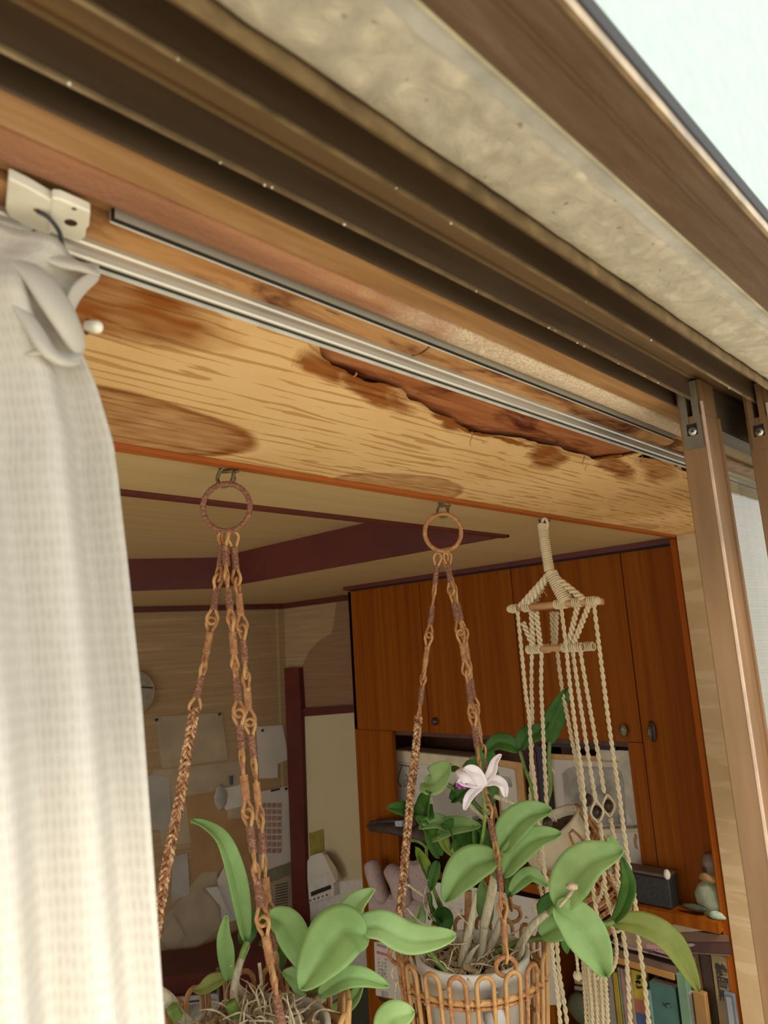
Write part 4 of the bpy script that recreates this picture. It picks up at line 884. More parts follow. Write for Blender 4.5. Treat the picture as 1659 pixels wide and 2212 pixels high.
def zdep(p): return float((RM.T @ np.array(p))[2])
def pxpath(px, d0, d1):
    n = len(px); ys = [p[1] for p in px]; return [onD(x, y, d0 + (d1-d0)*(y-ys[0])/(ys[-1]-ys[0])) for x, y in px]
TOC = Vector((-.71, -.68, 0)).normalized(); RT = Vector((.70, -.71, 0)).normalized()
def link(par, a, b, face, wm='rattan_r', cm='rattan_l', sc_=1.0, ew=.0072):
    a = Vector(a); b = Vector(b); t = (b-a); Ln = t.length; t = t.normalized(); s = (face - t*face.dot(t)).normalized()
    prof = [(0, 0), (.025, .55), (.07, .92), (.13, 1.0), (.19, .80), (.26, .48), (.34, .32), (.50, .30), (.66, .32), (.74, .48), (.81, .80), (.87, 1.0), (.93, .92), (.975, .55), (1, 0)]
    n_ = t.cross(s); tw = random.uniform(-.5, .9)
    def off(f):   # eyes at the two ends are turned against one another
        an = tw + (math.pi/2.6)*f; return s*math.cos(an) + n_*math.sin(an)
    P = [a + t*Ln*f + off(f)*ew*w_*sc_ for f, w_ in prof] + [a + t*Ln*f - off(f)*ew*w_*sc_ for f, w_ in prof[-2:0:-1]]
    P = poly_interp(P + [P[0]], 46)[:-1]
    o = MB().tube(P, .0024*sc_, 7, True).build('chain_link', cm, par, True)
    n = 26; ax = [a + t*Ln*(.29 + .42*i/(n-1)) for i in range(n)]
    MB().tube(ax, [(.0052 if i % 2 else .0044)*sc_*(1 + .12*random.random()) for i in range(n)], 8).build('wrapping', wm, o, True)
    return o
def chain(par, pts, pitch, mats=('rattan_r',), cm=('rattan_l',), sc_=1.0):
    Lt = plen(poly_interp(pts, 60)); n = max(1, round(Lt/pitch)); P = poly_interp(pts, n*10+1)
    for i in range(n):
        a = P[i*10]; b = P[(i+1)*10]; t = (b-a).normalized(); f = RT if i % 2 == 0 else (RT*.45 + TOC*.9)
        link(par, a - t*.0050, b + t*.0050, f, mats[i % len(mats)], cm[i % len(cm)], sc_)
def wring(par, c, R, r, nrm, name='ring', mt='rattan_r', turns=46):
    c = Vector(c); u = Vector((0, 0, 1)); u = (u - nrm*u.dot(nrm)).normalized(); v = nrm.cross(u)
    n = turns*2; P = [c + (u*math.cos(2*math.pi*i/n) + v*math.sin(2*math.pi*i/n))*R for i in range(n)]
    return MB().tube(P, [r*(1.08 if i % 2 else .92) for i in range(n)], 8, True).build(name, mt, par, True)
def rattan_basket(par, C, z0, R, dep, n=20, rb=.84, phase=0):
    C = Vector(C)
    def pt(a, z, rr=1.0):
        k = (z0 - z)/dep; rad = R*(1 - (1-rb)*k)*rr; d = RT*math.cos(a) + TOC*math.sin(a); return Vector((C.x + d.x*rad, C.y + d.y*rad, z))
    ring = lambda z, rr, r, nm, mt: MB().tube([pt(2*math.pi*i/72, z, rr) for i in range(72)], r, 8, True).build(nm, mt, par, True)
    ring(z0-.040, .965, .0046, 'rim_hoop', 'rattan_l'); ring(z0-.048, .965, .003, 'rim_hoop', 'rattan_d'); ring(z0-dep+.01, .97, .0045, 'base_hoop', 'rattan_l'); ring(z0-dep*.55, .975, .003, 'middle_hoop', 'rattan_d')
    hw = .0125/R
    for k in range(n):
        a0 = 2*math.pi*k/n + phase + random.uniform(-.02, .02); P = []
        for z in np.linspace(z0-dep, z0-.016, 8): P.append(pt(a0-hw, float(z), 1.01))
        for i in range(1, 8): b = math.pi*i/8; P.append(pt(a0 - hw*math.cos(b), z0-.016 + .014*math.sin(b), 1.01))
        for z in np.linspace(z0-.016, z0-dep, 8): P.append(pt(a0+hw, float(z), 1.01))
        o = MB().tube(P, .0034, 8).build('cane_loop', ['rattan_l', 'rattan_l', 'rattan_d'][k % 3], par, True)
        tm = MB()
        for s_ in (-hw, hw):
            c = pt(a0+s_, z0-.042, .99); d = RT*math.cos(a0+s_) + TOC*math.sin(a0+s_); tg = Vector((-d.y, d.x, 0))
            for q in (-1, 1):
                tm.tube([c + tg*(.0052*math.cos(t_)) + Vector((0, 0, 1))*(.0052*q*math.cos(t_)) + d*.0052*math.sin(t_) for t_ in [2*math.pi*i/12 for i in range(12)]], .0009, 5, True)
        tm.build('tie', 'rattan_d', o, True)
    MB().lathe([(.0001, 0), (R*rb*.95, 0), (R*rb*.95, .004), (.0001, .004)], (C.x, C.y, z0-dep), Vector((0, 0, 1)), 32).build('base_disc', 'rattan_d', par)
    return pt
def pot(C, zr, R, h, lab, mt='pot_white'):
    e = empty('flower_pot', (C[0], C[1], zr-h), lab, 'plant pot')
    MB().lathe([(.0001, -h), (R*.72, -h), (R*.92, -.022), (R*1.0, -.020), (R*1.02, -.002), (R*1.0, 0), (R*.95, 0), (R*.93, -.004), (R*.90, -.03), (R*.70, -h+.006), (.0001, -h+.006)], (C[0], C[1], zr), Vector((0, 0, 1)), 48).build('pot_body', mt, e, True)
    vs = MB(); n = 26; R2 = R*.92
    V = []; F = []
    for i in range(n+1):
        for j in range(n+1):
            u = -1+2*i/n; v = -1+2*j/n; x = u*math.sqrt(1-v*v/2); y = v*math.sqrt(1-u*u/2); V.append((C[0]+x*R2, C[1]+y*R2, zr-.022 + .010*mnoise.noise(Vector((x*6, y*6, C[0]*9))) + .005*mnoise.noise(Vector((x*20, y*20, 3)))))
    for i in range(n):
        for j in range(n): F.append((i*(n+1)+j, (i+1)*(n+1)+j, (i+1)*(n+1)+j+1, i*(n+1)+j+1))
    vs.add(V, F).build('potting_bark', 'soil', e, True)
    return e

# ------------------------------------------------------------ orchid parts
def leaf(par, px, deps, wid, mt='leaf', fold=.16, tilt=None, wave=0, name='leaf', sharp=1.0, nt=22, ns=10):
    n = len(px); P = [onD(px[i][0], px[i][1], deps[0] + (deps[1]-deps[0])*i/(n-1)) for i in range(n)]; P = poly_interp(P, nt+1)
    vs = []; fs = []
    for i, p in enumerate(P):
        T = (P[min(nt, i+1)] - P[max(0, i-1)]).normalized(); nh = (-p).normalized()*.8 + Vector((0, 0, .45))
        if tilt is not None: nh = nh + Vector(tilt)
        nh = (nh - T*nh.dot(T)).normalized(); S = T.cross(nh).normalized(); t = i/nt
        w_ = wid/2*max(.04, (math.sin(math.pi*min(1, .05 + .945*t**.88)))**(.78*sharp))
        for k in range(ns+1):
            u = -1 + 2*k/ns; q = p + S*u*w_ + nh*(fold*wid*1.25*(abs(u)**.62) - fold*wid*.6) + nh*(wave*wid*math.sin(t*9 + u*2))
            vs.append(q)
    m_ = ns+1
    for i in range(nt):
        for k in range(ns): fs.append((i*m_+k, i*m_+k+1, (i+1)*m_+k+1, (i+1)*m_+k))
    o = MB().add(vs, fs).build(name, mt, par, True)
    md = o.modifiers.new('thick', 'SOLIDIFY'); md.thickness = .0014; md.offset = 0; return o
def stem(par, px, deps, r, mt='bulb', name='pseudobulb', seg=10, **k):
    n = len(px); P = [onD(px[i][0], px[i][1], deps[0] + (deps[1]-deps[0])*i/(n-1)) for i in range(n)]; m_ = 16; P = poly_interp(P, m_)
    R = [np.interp(i/(m_-1), np.linspace(0, 1, len(r)), r) for i in range(m_)] if isinstance(r, list) else r
    return MB().tube(P, [float(x) for x in R] if isinstance(r, list) else r, seg).build(name, mt, par, True, **k)
def roots(par, C, z, R, n, seed, out=.3):
    rnd = random.Random(seed)
    for i in range(n):
        a = rnd.uniform(0, 2*math.pi); rr = R*rnd.uniform(.1, .9); p = Vector((C[0] + rr*math.cos(a), C[1] + rr*math.sin(a), z - .012)); q = [p]; d = Vector((rnd.uniform(-1, 1), rnd.uniform(-1, 1), rnd.uniform(.2, 1.2))).normalized()
        for k in range(5):
            d = (d + Vector((rnd.uniform(-.5, .5), rnd.uniform(-.5, .5), rnd.uniform(-.5, .15)))).normalized(); q.append(q[-1] + d*.011)
        MB().tube(poly_interp(q, 14), [.0013]*10 + [.0011, .0009, .0007, .0004], 5).build('root', 'root', par, True)
def chips(par, C, z, R, n, seed, mound=0):
    rnd = random.Random(seed); mb = MB()
    for i in range(n):
        a = rnd.uniform(0, 6.28); rr = R*math.sqrt(rnd.random())*.9; c = Vector((C[0] + rr*math.cos(a), C[1] + rr*math.sin(a), z + rnd.uniform(-.014, -.004) + mound*(1-(rr/R)**2)))
        d = Vector((rnd.uniform(-1, 1), rnd.uniform(-1, 1), rnd.uniform(-.2, .9))).normalized()*rnd.uniform(.006, .013); s = d.orthogonal().normalized()*rnd.uniform(.002, .005); u = d.cross(s).normalized()*.002
        mb.prism([c-d-s, c+d-s*.7, c+d*.9+s, c-d*.8+s], u)
    o = mb.build('bark_chips', 'bark', par); o['kind'] = 'stuff'; return o

# ------------------------------------------------------------ middle hanger, basket, pot, orchid
C2 = (.987, .810); Z2 = -.474
h2 = empty('rattan_hanging_basket', (C2[0], C2[1], Z2-.22), 'rattan loop basket hung on three cane chains in the middle', 'hanging basket')
RN = Vector((.58, .78, .10)).normalized(); rc2 = onY(957, 1150, .812)
wring(h2, rc2, .0335, .0040, RN, 'hanging_ring', 'rattan_d')
pt2 = rattan_basket(h2, C2, Z2, .119, .22, 18, .84, .12)
att = [pt2(math.pi*1.0, Z2-.02), pt2(math.radians(60), Z2-.02), pt2(math.radians(-58), Z2-.02)]
d0 = zdep(rc2)
LP = pxpath([(946, 1200), (937, 1290), (923, 1400), (910, 1500), (905, 1545)], d0, d0*.985)
chain(h2, LP, .068, ('rattan_r', 'rattan_r', 'rattan_d'), ('rattan_l', 'rattan_d'))
BR = pxpath([(904, 1548), (900, 1600), (889, 1700), (877, 1830), (868, 1930), (860, 2010), (859, 2050)], d0*.985, zdep(att[0]))
MBR = MB(); braid(MBR, BR, .0026, .0052, .028, seg=6, ppp=10, strands=4); MBR.build('braided_cane', 'cane_bleached', h2, True)
chain(h2, pxpath([(966, 1198), (974, 1275), (998, 1385), (1010, 1470), (1023, 1560), (1042, 1690), (1062, 1790), (1078, 1870), (1086, 1960), (1093, 2072)], d0, zdep(att[1])), .071, ('rattan_r', 'rattan_r', 'rattan_d'), ('rattan_l', 'rattan_d'))
chain(h2, pxpath([(958, 1198), (984, 1285), (1007, 1390), (1018, 1480), (1034, 1570), (1054, 1690), (1078, 1800), (1096, 1900), (1104, 1960)], d0, zdep(att[2])), .072, ('rattan_d', 'rattan_r'), ('rattan_d', 'rattan_l'))
for (x, y), dd in (((1093, 2088), zdep(att[1])), ((1106, 1975), zdep(att[2])), ((861, 2062), zdep(att[0]))):
    wring(h2, onD(x, y, dd), .0150, .0034, Vector((.70, .66, .30)).normalized(), 'attachment_ring', 'rattan_d', 22)
PZ = Z2 - .012
pot2 = pot(C2, PZ, .090, .19, 'white plastic pot with an orchid inside the middle rattan basket')
MB().ball(onD(1072, 2195, zdep((C2[0], C2[1], PZ-.1))-.085), .022, 16, 9, (.9, .9, 1.0)).build('round_label', plain('satin_white', 'a5a39f', .6), pot2, True, label='rounded glossy white bump')
orc = empty('orchid', (C2[0], C2[1], PZ-.02), 'cattleya orchid with one white flower, growing in the middle basket', 'orchid')
chips(orc, C2, PZ-.006, .082, 150, 3); roots(orc, C2, PZ-.006, .08, 44, 5)
D = 1.16
stem(orc, [(1072, 1862), (1062, 1930), (1045, 2000)], (D-.02, D), [.0060, .0075, .0075]); stem(orc, [(1046, 1998), (1040, 2050), (1028, 2096)], (D, D), [.0066, .0064, .0052])
stem(orc, [(1085, 1845), (1078, 1880), (1070, 1895)], (D-.02, D-.02), [.0080, .0085, .0078], 'stemg', 'stem')
stem(orc, [(1028, 1925), (1018, 1990), (1000, 2060), (992, 2098)], (D, D-.01), [.0015, .0055, .0065, .0060]); stem(orc, [(1036, 2040), (1018, 2060), (1000, 2100)], (D-.02, D-.02), [.0008, .0050, .0060])
stem(orc, [(1082, 1985), (1070, 2020), (1052, 2060)], (D+.03, D+.02), [.0040, .0065, .0060]); stem(orc, [(1012, 1925), (1010, 2000), (1004, 2040)], (D+.05, D+.04), [.0060, .0062, .0060], 'rattan_d', 'old_cane_stem')
stem(orc, [(1185, 1970), (1150, 2000), (1120, 2050), (1105, 2085)], (D-.02, D), [.0050, .0062, .0064, .0050]); stem(orc, [(1134, 2030), (1126, 2060), (1112, 2090)], (D-.03, D-.02), [.0008, .0045, .0050])
stem(orc, [(1215, 1948), (1195, 1962), (1183, 1972)], (D-.02, D-.02), [.0065, .0062, .0050], 'stemg', 'stem')
stem(orc, [(930, 2055), (945, 2080), (968, 2105)], (D-.03, D-.05), [.0038, .0038, .0030], 'stemg', 'stem')
stem(orc, [(1045, 2070), (1120, 2035), (1180, 2025), (1235, 2005)], (D+.02, D+.02), [.0040, .0045, .0045, .003], 'stemg', 'stem')
for q in ([(880, 2060), (895, 2085), (905, 2098)], [(905, 2055), (915, 2075), (918, 2098)]): stem(orc, q, (D, D), [.003, .0035, .002], 'root', 'root')
leaf(orc, [(1072, 1852), (1020, 1868), (985, 1905), (962, 1950)], (D-.03, D-.07), .058, 'leaf', .16)
leaf(orc, [(1083, 1838), (1105, 1790), (1145, 1758), (1191, 1752)], (D-.02, D-.01), .050, 'leaf', .20)
leaf(orc, [(1086, 1890), (1108, 1850), (1155, 1812), (1213, 1802)], (D-.03, D-.04), .046, 'leaf', .14)
leaf(orc, [(1103, 1928), (1125, 1902), (1150, 1890), (1182, 1915)], (D, D), .026, 'leaf', .14)
leaf(orc, [(1098, 1935), (1108, 1900), (1106, 1860)], (D+.02, D+.02), .022, 'leafd', .14)
leaf(orc, [(1210, 1958), (1232, 1905), (1275, 1860), (1348, 1838)], (D-.06, D-.08), .066, 'leaf2', .14)
leaf(orc, [(1199, 1957), (1240, 1990), (1280, 2045), (1310, 2110)], (D-.07, D-.12), .064, 'leaf2', .20)
leaf(orc, [(1168, 2022), (1205, 2000), (1245, 1990), (1275, 1972)], (D+.0, D+.0), .050, 'leaf', .12)
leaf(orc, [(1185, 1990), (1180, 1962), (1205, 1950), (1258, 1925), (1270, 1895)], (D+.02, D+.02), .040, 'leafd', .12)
leaf(orc, [(1213, 2030), (1222, 2046), (1225, 2060)], (D, D), .012, 'leafd', .1)
leaf(orc, [(1325, 1990), (1345, 1960), (1358, 1910), (1343, 1850)], (D+.05, D+.03), .026, 'leafd', .12)
leaf(orc, [(1340, 1845), (1325, 1828), (1313, 1806)], (D+.04, D+.04), .022, 'leaf', .1)
leaf(orc, [(1322, 1992), (1390, 1998), (1455, 2040), (1510, 2142)], (D+.05, D+.0), .044, 'leafb', .10)
stem(orc, [(1326, 1992), (1300, 1998), (1262, 2000), (1230, 2010)], (D+.05, D+.03), [.0050, .0055, .0040, .004], 'stemg', 'stem')
# dry stub with a knot on the big right leaf
stem(orc, [(1209, 1958), (1225, 1940), (1238, 1922)], (D-.08, D-.09), [.0026, .0022, .0030], 'root', 'dry_stub'); MB().ball(onD(1236, 1914, D-.095), .0075, 10, 7, (1.2, 1.2, .7), .4, 3).build('dry_knot', 'root', orc, True)
# shaded leaves at the back left
Bk = D + .10
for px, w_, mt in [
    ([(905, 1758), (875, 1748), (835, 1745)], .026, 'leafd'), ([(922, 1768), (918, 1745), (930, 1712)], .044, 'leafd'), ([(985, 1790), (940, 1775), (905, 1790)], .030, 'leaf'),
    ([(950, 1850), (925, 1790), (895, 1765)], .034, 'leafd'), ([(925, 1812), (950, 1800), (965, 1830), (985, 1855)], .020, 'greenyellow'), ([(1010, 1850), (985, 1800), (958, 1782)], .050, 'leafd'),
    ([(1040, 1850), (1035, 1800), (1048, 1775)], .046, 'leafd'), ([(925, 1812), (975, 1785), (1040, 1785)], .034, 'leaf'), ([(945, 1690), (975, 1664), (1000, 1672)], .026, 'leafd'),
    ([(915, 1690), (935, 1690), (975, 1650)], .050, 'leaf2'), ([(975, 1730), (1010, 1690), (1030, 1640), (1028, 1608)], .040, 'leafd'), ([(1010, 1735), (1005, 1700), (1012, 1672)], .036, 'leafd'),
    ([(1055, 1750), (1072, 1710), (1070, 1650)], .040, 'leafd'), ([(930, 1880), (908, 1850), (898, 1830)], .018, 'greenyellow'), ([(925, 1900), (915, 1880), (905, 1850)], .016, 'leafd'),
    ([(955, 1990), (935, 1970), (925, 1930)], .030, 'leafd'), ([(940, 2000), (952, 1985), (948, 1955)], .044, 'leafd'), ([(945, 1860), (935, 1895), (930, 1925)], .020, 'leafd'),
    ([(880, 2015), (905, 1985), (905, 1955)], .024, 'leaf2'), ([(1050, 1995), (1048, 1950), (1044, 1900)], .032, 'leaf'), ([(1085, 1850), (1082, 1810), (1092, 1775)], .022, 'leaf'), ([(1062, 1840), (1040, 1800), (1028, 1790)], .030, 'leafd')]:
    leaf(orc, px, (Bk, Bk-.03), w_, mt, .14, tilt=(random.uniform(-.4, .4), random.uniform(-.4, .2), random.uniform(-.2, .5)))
for px, r in [([(985, 2040), (950, 1960), (925, 1880), (921, 1830)], .0030), ([(921, 1830), (905, 1818), (888, 1815)], .0028), ([(921, 1835), (935, 1812), (955, 1805)], .0028), ([(960, 1970), (935, 1915), (925, 1870)], .0030), ([(1055, 1770), (1020, 1730), (975, 1700), (960, 1690)], .0036)]: stem(orc, px, (Bk, Bk), r, 'stemg', 'stem')
stem(orc, [(1050, 1775), (1020, 1745), (985, 1705)], (Bk-.01, Bk), [.0040, .0045, .0040]); stem(orc, [(1120, 1742), (1090, 1728), (1062, 1718)], (Bk-.02, Bk-.02), [.0040, .0048, .0042])
for k in range(2): stem(orc, [(925+k*14, 1900+k*9), (915+k*9, 1950+k*7), (935+k*6, 1990)], (Bk-.02, Bk-.03), .0011, 'root', 'root')
stem(orc, [(880, 1910), (900, 1925), (915, 1935)], (Bk-.04, Bk-.03), .0022, 'root', 'root'); stem(orc, [(878, 1960), (905, 1990), (945, 2010), (965, 2020)], (Bk-.05, Bk-.08), .0014, 'root', 'root')
for px in ([(853, 2085), (846, 2102), (852, 2118), (856, 2130), (853, 2150), (861, 2175)], [(857, 2118), (863, 2128), (866, 2140)], [(868, 2052), (865, 2068)]): stem(orc, px, (D-.02, D-.02), .0013, 'root', 'aerial_root')
for px in ([(1080, 2040), (1130, 2060), (1165, 2050)], [(1135, 2030), (1145, 2058), (1150, 2070)], [(1060, 2050), (1040, 2075), (1045, 2095)], [(945, 2030), (975, 2040), (1010, 2038)], [(982, 1965), (1000, 1985), (1010, 1995)]): stem(orc, px, (D, D-.02), .0012, 'root', 'root')
# flower
stem(orc, [(1035, 1845), (1044, 1800), (1047, 1750), (1040, 1700)], (D-.01, D-.03), [.0030, .0028, .0026, .0022], 'stemg', 'flower_stalk')
FD_ = D - .04
fl_ = MB().tube(poly_interp([onD(1046, 1698, FD_), onD(1028, 1682, FD_-.003), onD(1008, 1676, FD_-.006), onD(990, 1682, FD_-.01)], 12), [.004, .009, .013, .015, .0165, .017, .017, .0165, .016, .015, .014, .0125], 14, flat=.8).build('flower', 'petal', orc, True)
fl_['label'] = 'white orchid flower with a magenta lip tip'
for s_ in range(5): MB().ball(onD(988 + s_*5, 1694 + (s_ % 2)*5, FD_-.018), .0042, 8, 6, (1, .6, 1), .3, s_).build('lip_frill', 'lip', fl_, True)
leaf(fl_, [(1046, 1698), (1022, 1668), (1000, 1662)], (FD_-.01, FD_-.02), .022, 'petal', .25, name='petal', wave=.05)
leaf(fl_, [(1040, 1694), (1012, 1690), (986, 1690)], (FD_-.012, FD_-.022), .020, 'petal', .22, name='petal', wave=.05)
for px, w_ in (([(1046, 1692), (1062, 1668), (1070, 1645), (1083, 1630)], .0155), ([(1048, 1694), (1068, 1686), (1086, 1696), (1092, 1722)], .017), ([(1042, 1698), (1022, 1712), (1010, 1728), (1003, 1750)], .0145)):
    leaf(fl_, px, (FD_, FD_-.015), w_, 'petal', .18, name='petal', wave=.04, sharp=.7)

# ------------------------------------------------------------ left hanger, basket, pot, orchid
C1 = (.560, .800); Z1 = -.412
h1 = empty('rattan_hanging_basket', (C1[0], C1[1], Z1-.22), 'rattan basket on three cane chains at left, mostly below the frame', 'hanging basket')
rc1 = onY(489, 1096, .812); wring(h1, rc1, .0320, .0038, Vector((.74, .66, .12)).normalized(), 'hanging_ring', 'rattan_r', 44)
pt1 = rattan_basket(h1, C1, Z1, .112, .20, 20, .84, .0)
d0 = zdep(rc1)
A1 = [pt1(math.pi, Z1-.02), pt1(math.radians(52), Z1-.02), pt1(math.radians(-55), Z1-.02)]
chain(h1, pxpath([(484, 1155), (470, 1260), (458, 1340), (440, 1440), (427, 1500), (420, 1530)], d0, d0*.97), .060, ('rattan_r', 'rattan_r', 'rattan_d'), ('rattan_d', 'rattan_l'))
BR = pxpath([(421, 1528), (412, 1580), (400, 1650), (386, 1740), (368, 1830), (352, 1920), (340, 1990), (322, 2110)], d0*.97, zdep(A1[0]))
MBR = MB(); braid(MBR, BR, .0026, .0050, .030, seg=6, ppp=10, strands=4); MBR.build('braided_cane', 'cane_bleached', h1, True)
chain(h1, pxpath([(486, 1155), (489, 1240), (500, 1340), (507, 1430), (515, 1530), (523, 1640), (533, 1740), (548, 1850), (560, 1930), (572, 2020), (592, 2120), (615, 2250)], d0, zdep(A1[1])), .058, ('rattan_r', 'rattan_r', 'rattan_d'), ('rattan_l', 'rattan_d'))
chain(h1, pxpath([(503, 1155), (512, 1260), (523, 1350), (530, 1450), (540, 1560), (550, 1660), (563, 1780), (572, 1880), (584, 1990), (600, 2100), (612, 2180)], d0, zdep(A1[2])), .062, ('rattan_r', 'rattan_d'), ('rattan_l', 'rattan_d'))
P1Z = Z1 - .022
pot1 = pot(C1, P1Z, .088, .17, 'white pot filled with bark in the left rattan basket')
or1 = empty('orchid', (C1[0], C1[1], P1Z-.02), 'flowerless orchid with thick green leaves in the left basket', 'orchid')
chips(or1, C1, P1Z+.002, .086, 230, 13, .012); roots(or1, C1, P1Z+.014, .08, 60, 15)
d = .93
stem(or1, [(560, 2215), (520, 2195), (505, 2150), (515, 2090), (535, 2040)], (d-.06, d), [.0060, .0055, .0052, .0050, .0040])
stem(or1, [(498, 2165), (508, 2190), (518, 2212)], (d-.07, d-.07), [.0066, .0064, .0060], 'stemg', 'green_node')
stem(or1, [(535, 2035), (528, 2050), (522, 2070)], (d-.01, d-.02), [.0040, .0045, .0045], 'stemg', 'stem')
stem(or1, [(330, 2135), (365, 2160), (385, 2190), (430, 2225)], (d-.08, d-.04), [.0070, .0075, .0065, .0060]); stem(or1, [(372, 2176), (384, 2198)], (d-.085, d-.083), [.0072, .0070], 'stemg', 'green_node')
stem(or1, [(700, 2150), (670, 2180), (640, 2225)], (d, d-.02), [.0060, .0068, .0060]); stem(or1, [(660, 2150), (640, 2180), (620, 2210)], (d+.03, d+.02), [.003, .0045, .0045], 'stemg', 'stem')
for px in ([(508, 2100), (520, 2140), (545, 2180)], [(512, 2130), (535, 2165), (550, 2200)], [(560, 2080), (565, 2130), (570, 2190)], [(680, 2160), (705, 2190), (710, 2215)], [(705, 2205), (730, 2200), (745, 2182)], [(495, 2045), (492, 2070), (500, 2088)], [(620, 2140), (630, 2160), (625, 2190)]): stem(or1, px, (d, d-.02), [.0024, .0020, .0012], 'root', 'root')
stem(or1, [(510, 2130), (530, 2160), (540, 2190)], (d+.01, d), [.003, .0048, .0045], 'bulb', 'dry_sheath')
leaf(or1, [(530, 2030), (520, 1950), (505, 1880), (480, 1815), (445, 1785), (412, 1774)], (d, d+.02), .028, 'leaf', .20, tilt=(.3, 0, 0), name='leaf', sharp=.9)
leaf(or1, [(494, 2118), (488, 2060), (484, 2020), (490, 1975)], (d-.02, d-.02), .021, 'leaf', .12)
leaf(or1, [(488, 2112), (460, 2122), (436, 2136), (418, 2140)], (d-.02, d-.02), .021, 'leafb', .12)
leaf(or1, [(525, 2040), (545, 1998), (575, 1985), (600, 1988)], (d+.02, d+.02), .028, 'leafd', .16)
leaf(or1, [(580, 1980), (615, 1995), (640, 2040), (660, 2100)], (d-.02, d-.04), .040, 'leaf', .20)
leaf(or1, [(598, 2100), (603, 2070), (594, 2035), (560, 2040)], (d+.06, d+.06), .022, 'leafd', .12)
leaf(or1, [(660, 2145), (640, 2115), (610, 2100)], (d-.01, d-.01), .026, 'leaf', .14)
leaf(or1, [(790, 2020), (745, 2010), (700, 2060), (650, 2138)], (d-.06, d-.12), .066, 'leaf', .10)
leaf(or1, [(765, 2035), (745, 1995), (765, 1960), (785, 1940), (810, 1922)], (d-.02, d-.03), .034, 'leaf2', .12)
leaf(or1, [(762, 2008), (820, 2000), (890, 2030), (985, 2022)], (d-.04, d-.03), .040, 'leaf2', .12, sharp=.8)
leaf(or1, [(690, 2150), (740, 2115), (785, 2112), (840, 2132)], (d-.05, d-.05), .027, 'leaf', .14)
leaf(or1, [(700, 2190), (735, 2180), (765, 2155), (785, 2120)], (d+.03, d+.03), .022, 'leaf', .14)
leaf(or1, [(820, 2240), (850, 2200), (895, 2187)], (d-.05, d-.04), .040, 'leaf2', .10)
stem(or1, [(660, 2162), (670, 2150), (690, 2135)], (d+.02, d+.0), .0028, 'stemg', 'stem')
stem(or1, [(790, 2020), (770, 2040), (740, 2090), (700, 2150)], (d-.03, d-.01), [.003, .004, .004, .005], 'stemg', 'stem')

# ------------------------------------------------------------ macrame hanger
mh = empty('macrame_hanger', onX(1170, 1130, 1.335), 'cream cotton macrame hanger with wooden dowels hanging at the right', 'plant hanger')
def mx(px, py, x=1.335): return onX(px, py, x)
top = [mx(1172, 1132), mx(1178, 1180), mx(1187, 1234)]
MB().tube(top, .0088, 10).build('hanging_core', 'cord', mh, True); coil(MB(), top, .0094, .0019, .0040, 6, 14).build('wrapped_cord', 'cord', mh, True)
lp = MB(); lp.tube(poly_interp([mx(1170, 1142), mx(1172, 1124), mx(1178, 1120), mx(1183, 1130), mx(1181, 1144)], 14), .0032, 7); lp.build('top_loop', 'cord', mh, True)
hub = mx(1188, 1238)
def sen(a, b, R=.0040, r=.0040, per=.022, name='twisted_cord', st_=2):
    m_ = MB(); twist(m_, [a, Vector(a).lerp(Vector(b), .5), b], r, R, per, strands=st_, ppp=10); return m_.build(name, 'cord', mh, True)
sen(hub, mx(1122, 1312)); sen(hub, mx(1140, 1306)); sen(hub, mx(1262, 1296)); sen(hub, mx(1150, 1318, 1.385), .003, .002); sen(hub, mx(1240, 1300, 1.385), .003, .002)
q = [mx(1190, 1236), mx(1206, 1270), mx(1222, 1300)]; coil(MB(), q, .0115, .0021, .0042, 6, 14).build('wrapped_cord', 'cord', mh, True); MB().tube(q, .0108, 10).build('cord_core', 'cord', mh, True)
def dow(x, y0, y1, z, r=.0072, nm='dowel'): return MB().tube([Vector((x, y0, z)), Vector((x, y0*.5+y1*.5, z)), Vector((x, y1, z))], r, 12).build(nm, 'dowel', mh, True)
dow(1.335, .712, .908, .0672); dow(1.385, .72, .90, .0672); dow(1.335, .750, .880, -.022, .0068); dow(1.382, .757, .872, -.022, .0068)
def wrapat(x, yc, z, w_, R=.0086): coil(MB(), [Vector((x, yc-w_/2, z)), Vector((x, yc, z)), Vector((x, yc+w_/2, z))], R, .0018, .0038, 6, 12).build('cord_wrap', 'cord', mh, True)
for y, w_ in ((.717, .016), (.750, .018), (.788, .026), (.870, .018), (.902, .016)): wrapat(1.335, y, .0672, w_)
for y in (.706, .914): MB().ball((1.335, y, .0672), .0085, 12, 8).build('end_knot', 'cord', mh, True)
for y, w_ in ((.755, .014), (.778, .030), (.862, .034)): wrapat(1.335, y, -.022, w_, .0082)
for y, w_ in ((.76, .02), (.815, .020), (.865, .02)): wrapat(1.382, y, -.022, w_, .0082)
for a, b in (((1148, 1322), (1152, 1400)), ((1158, 1322), (1168, 1402)), ((1130, 1345), (1152, 1398)), ((1247, 1312), (1228, 1392)), ((1272, 1308), (1240, 1388))): sen(mx(*a), mx(*b), .0034, .0032, .020)
for a, b in (((1192, 1322), (1196, 1400)), ((1202, 1322), (1200, 1398))): sen(mx(*a, 1.385), mx(*b, 1.382), .0030, .0030, .020)
m_ = MB(); m_.tube([mx(1168, 1268, 1.34), mx(1182, 1288, 1.34)], .0005, 4); m_.build('loose_fibre', 'cord', mh)
def cordp(px, xs, R=.0022, r=.0025, per=.0270, nm='braided_cord', tw=False):
    n = len(px); ys = [p[1] for p in px]; P = [onX(a, b, float(np.interp((b-ys[0])/(ys[-1]-ys[0]), np.linspace(0, 1, len(xs)), xs))) for a, b in px]; m_ = MB()
    twist(m_, P, r, R, per, seg=7, ppp=10); return m_.build(nm, 'cord', mh, True)
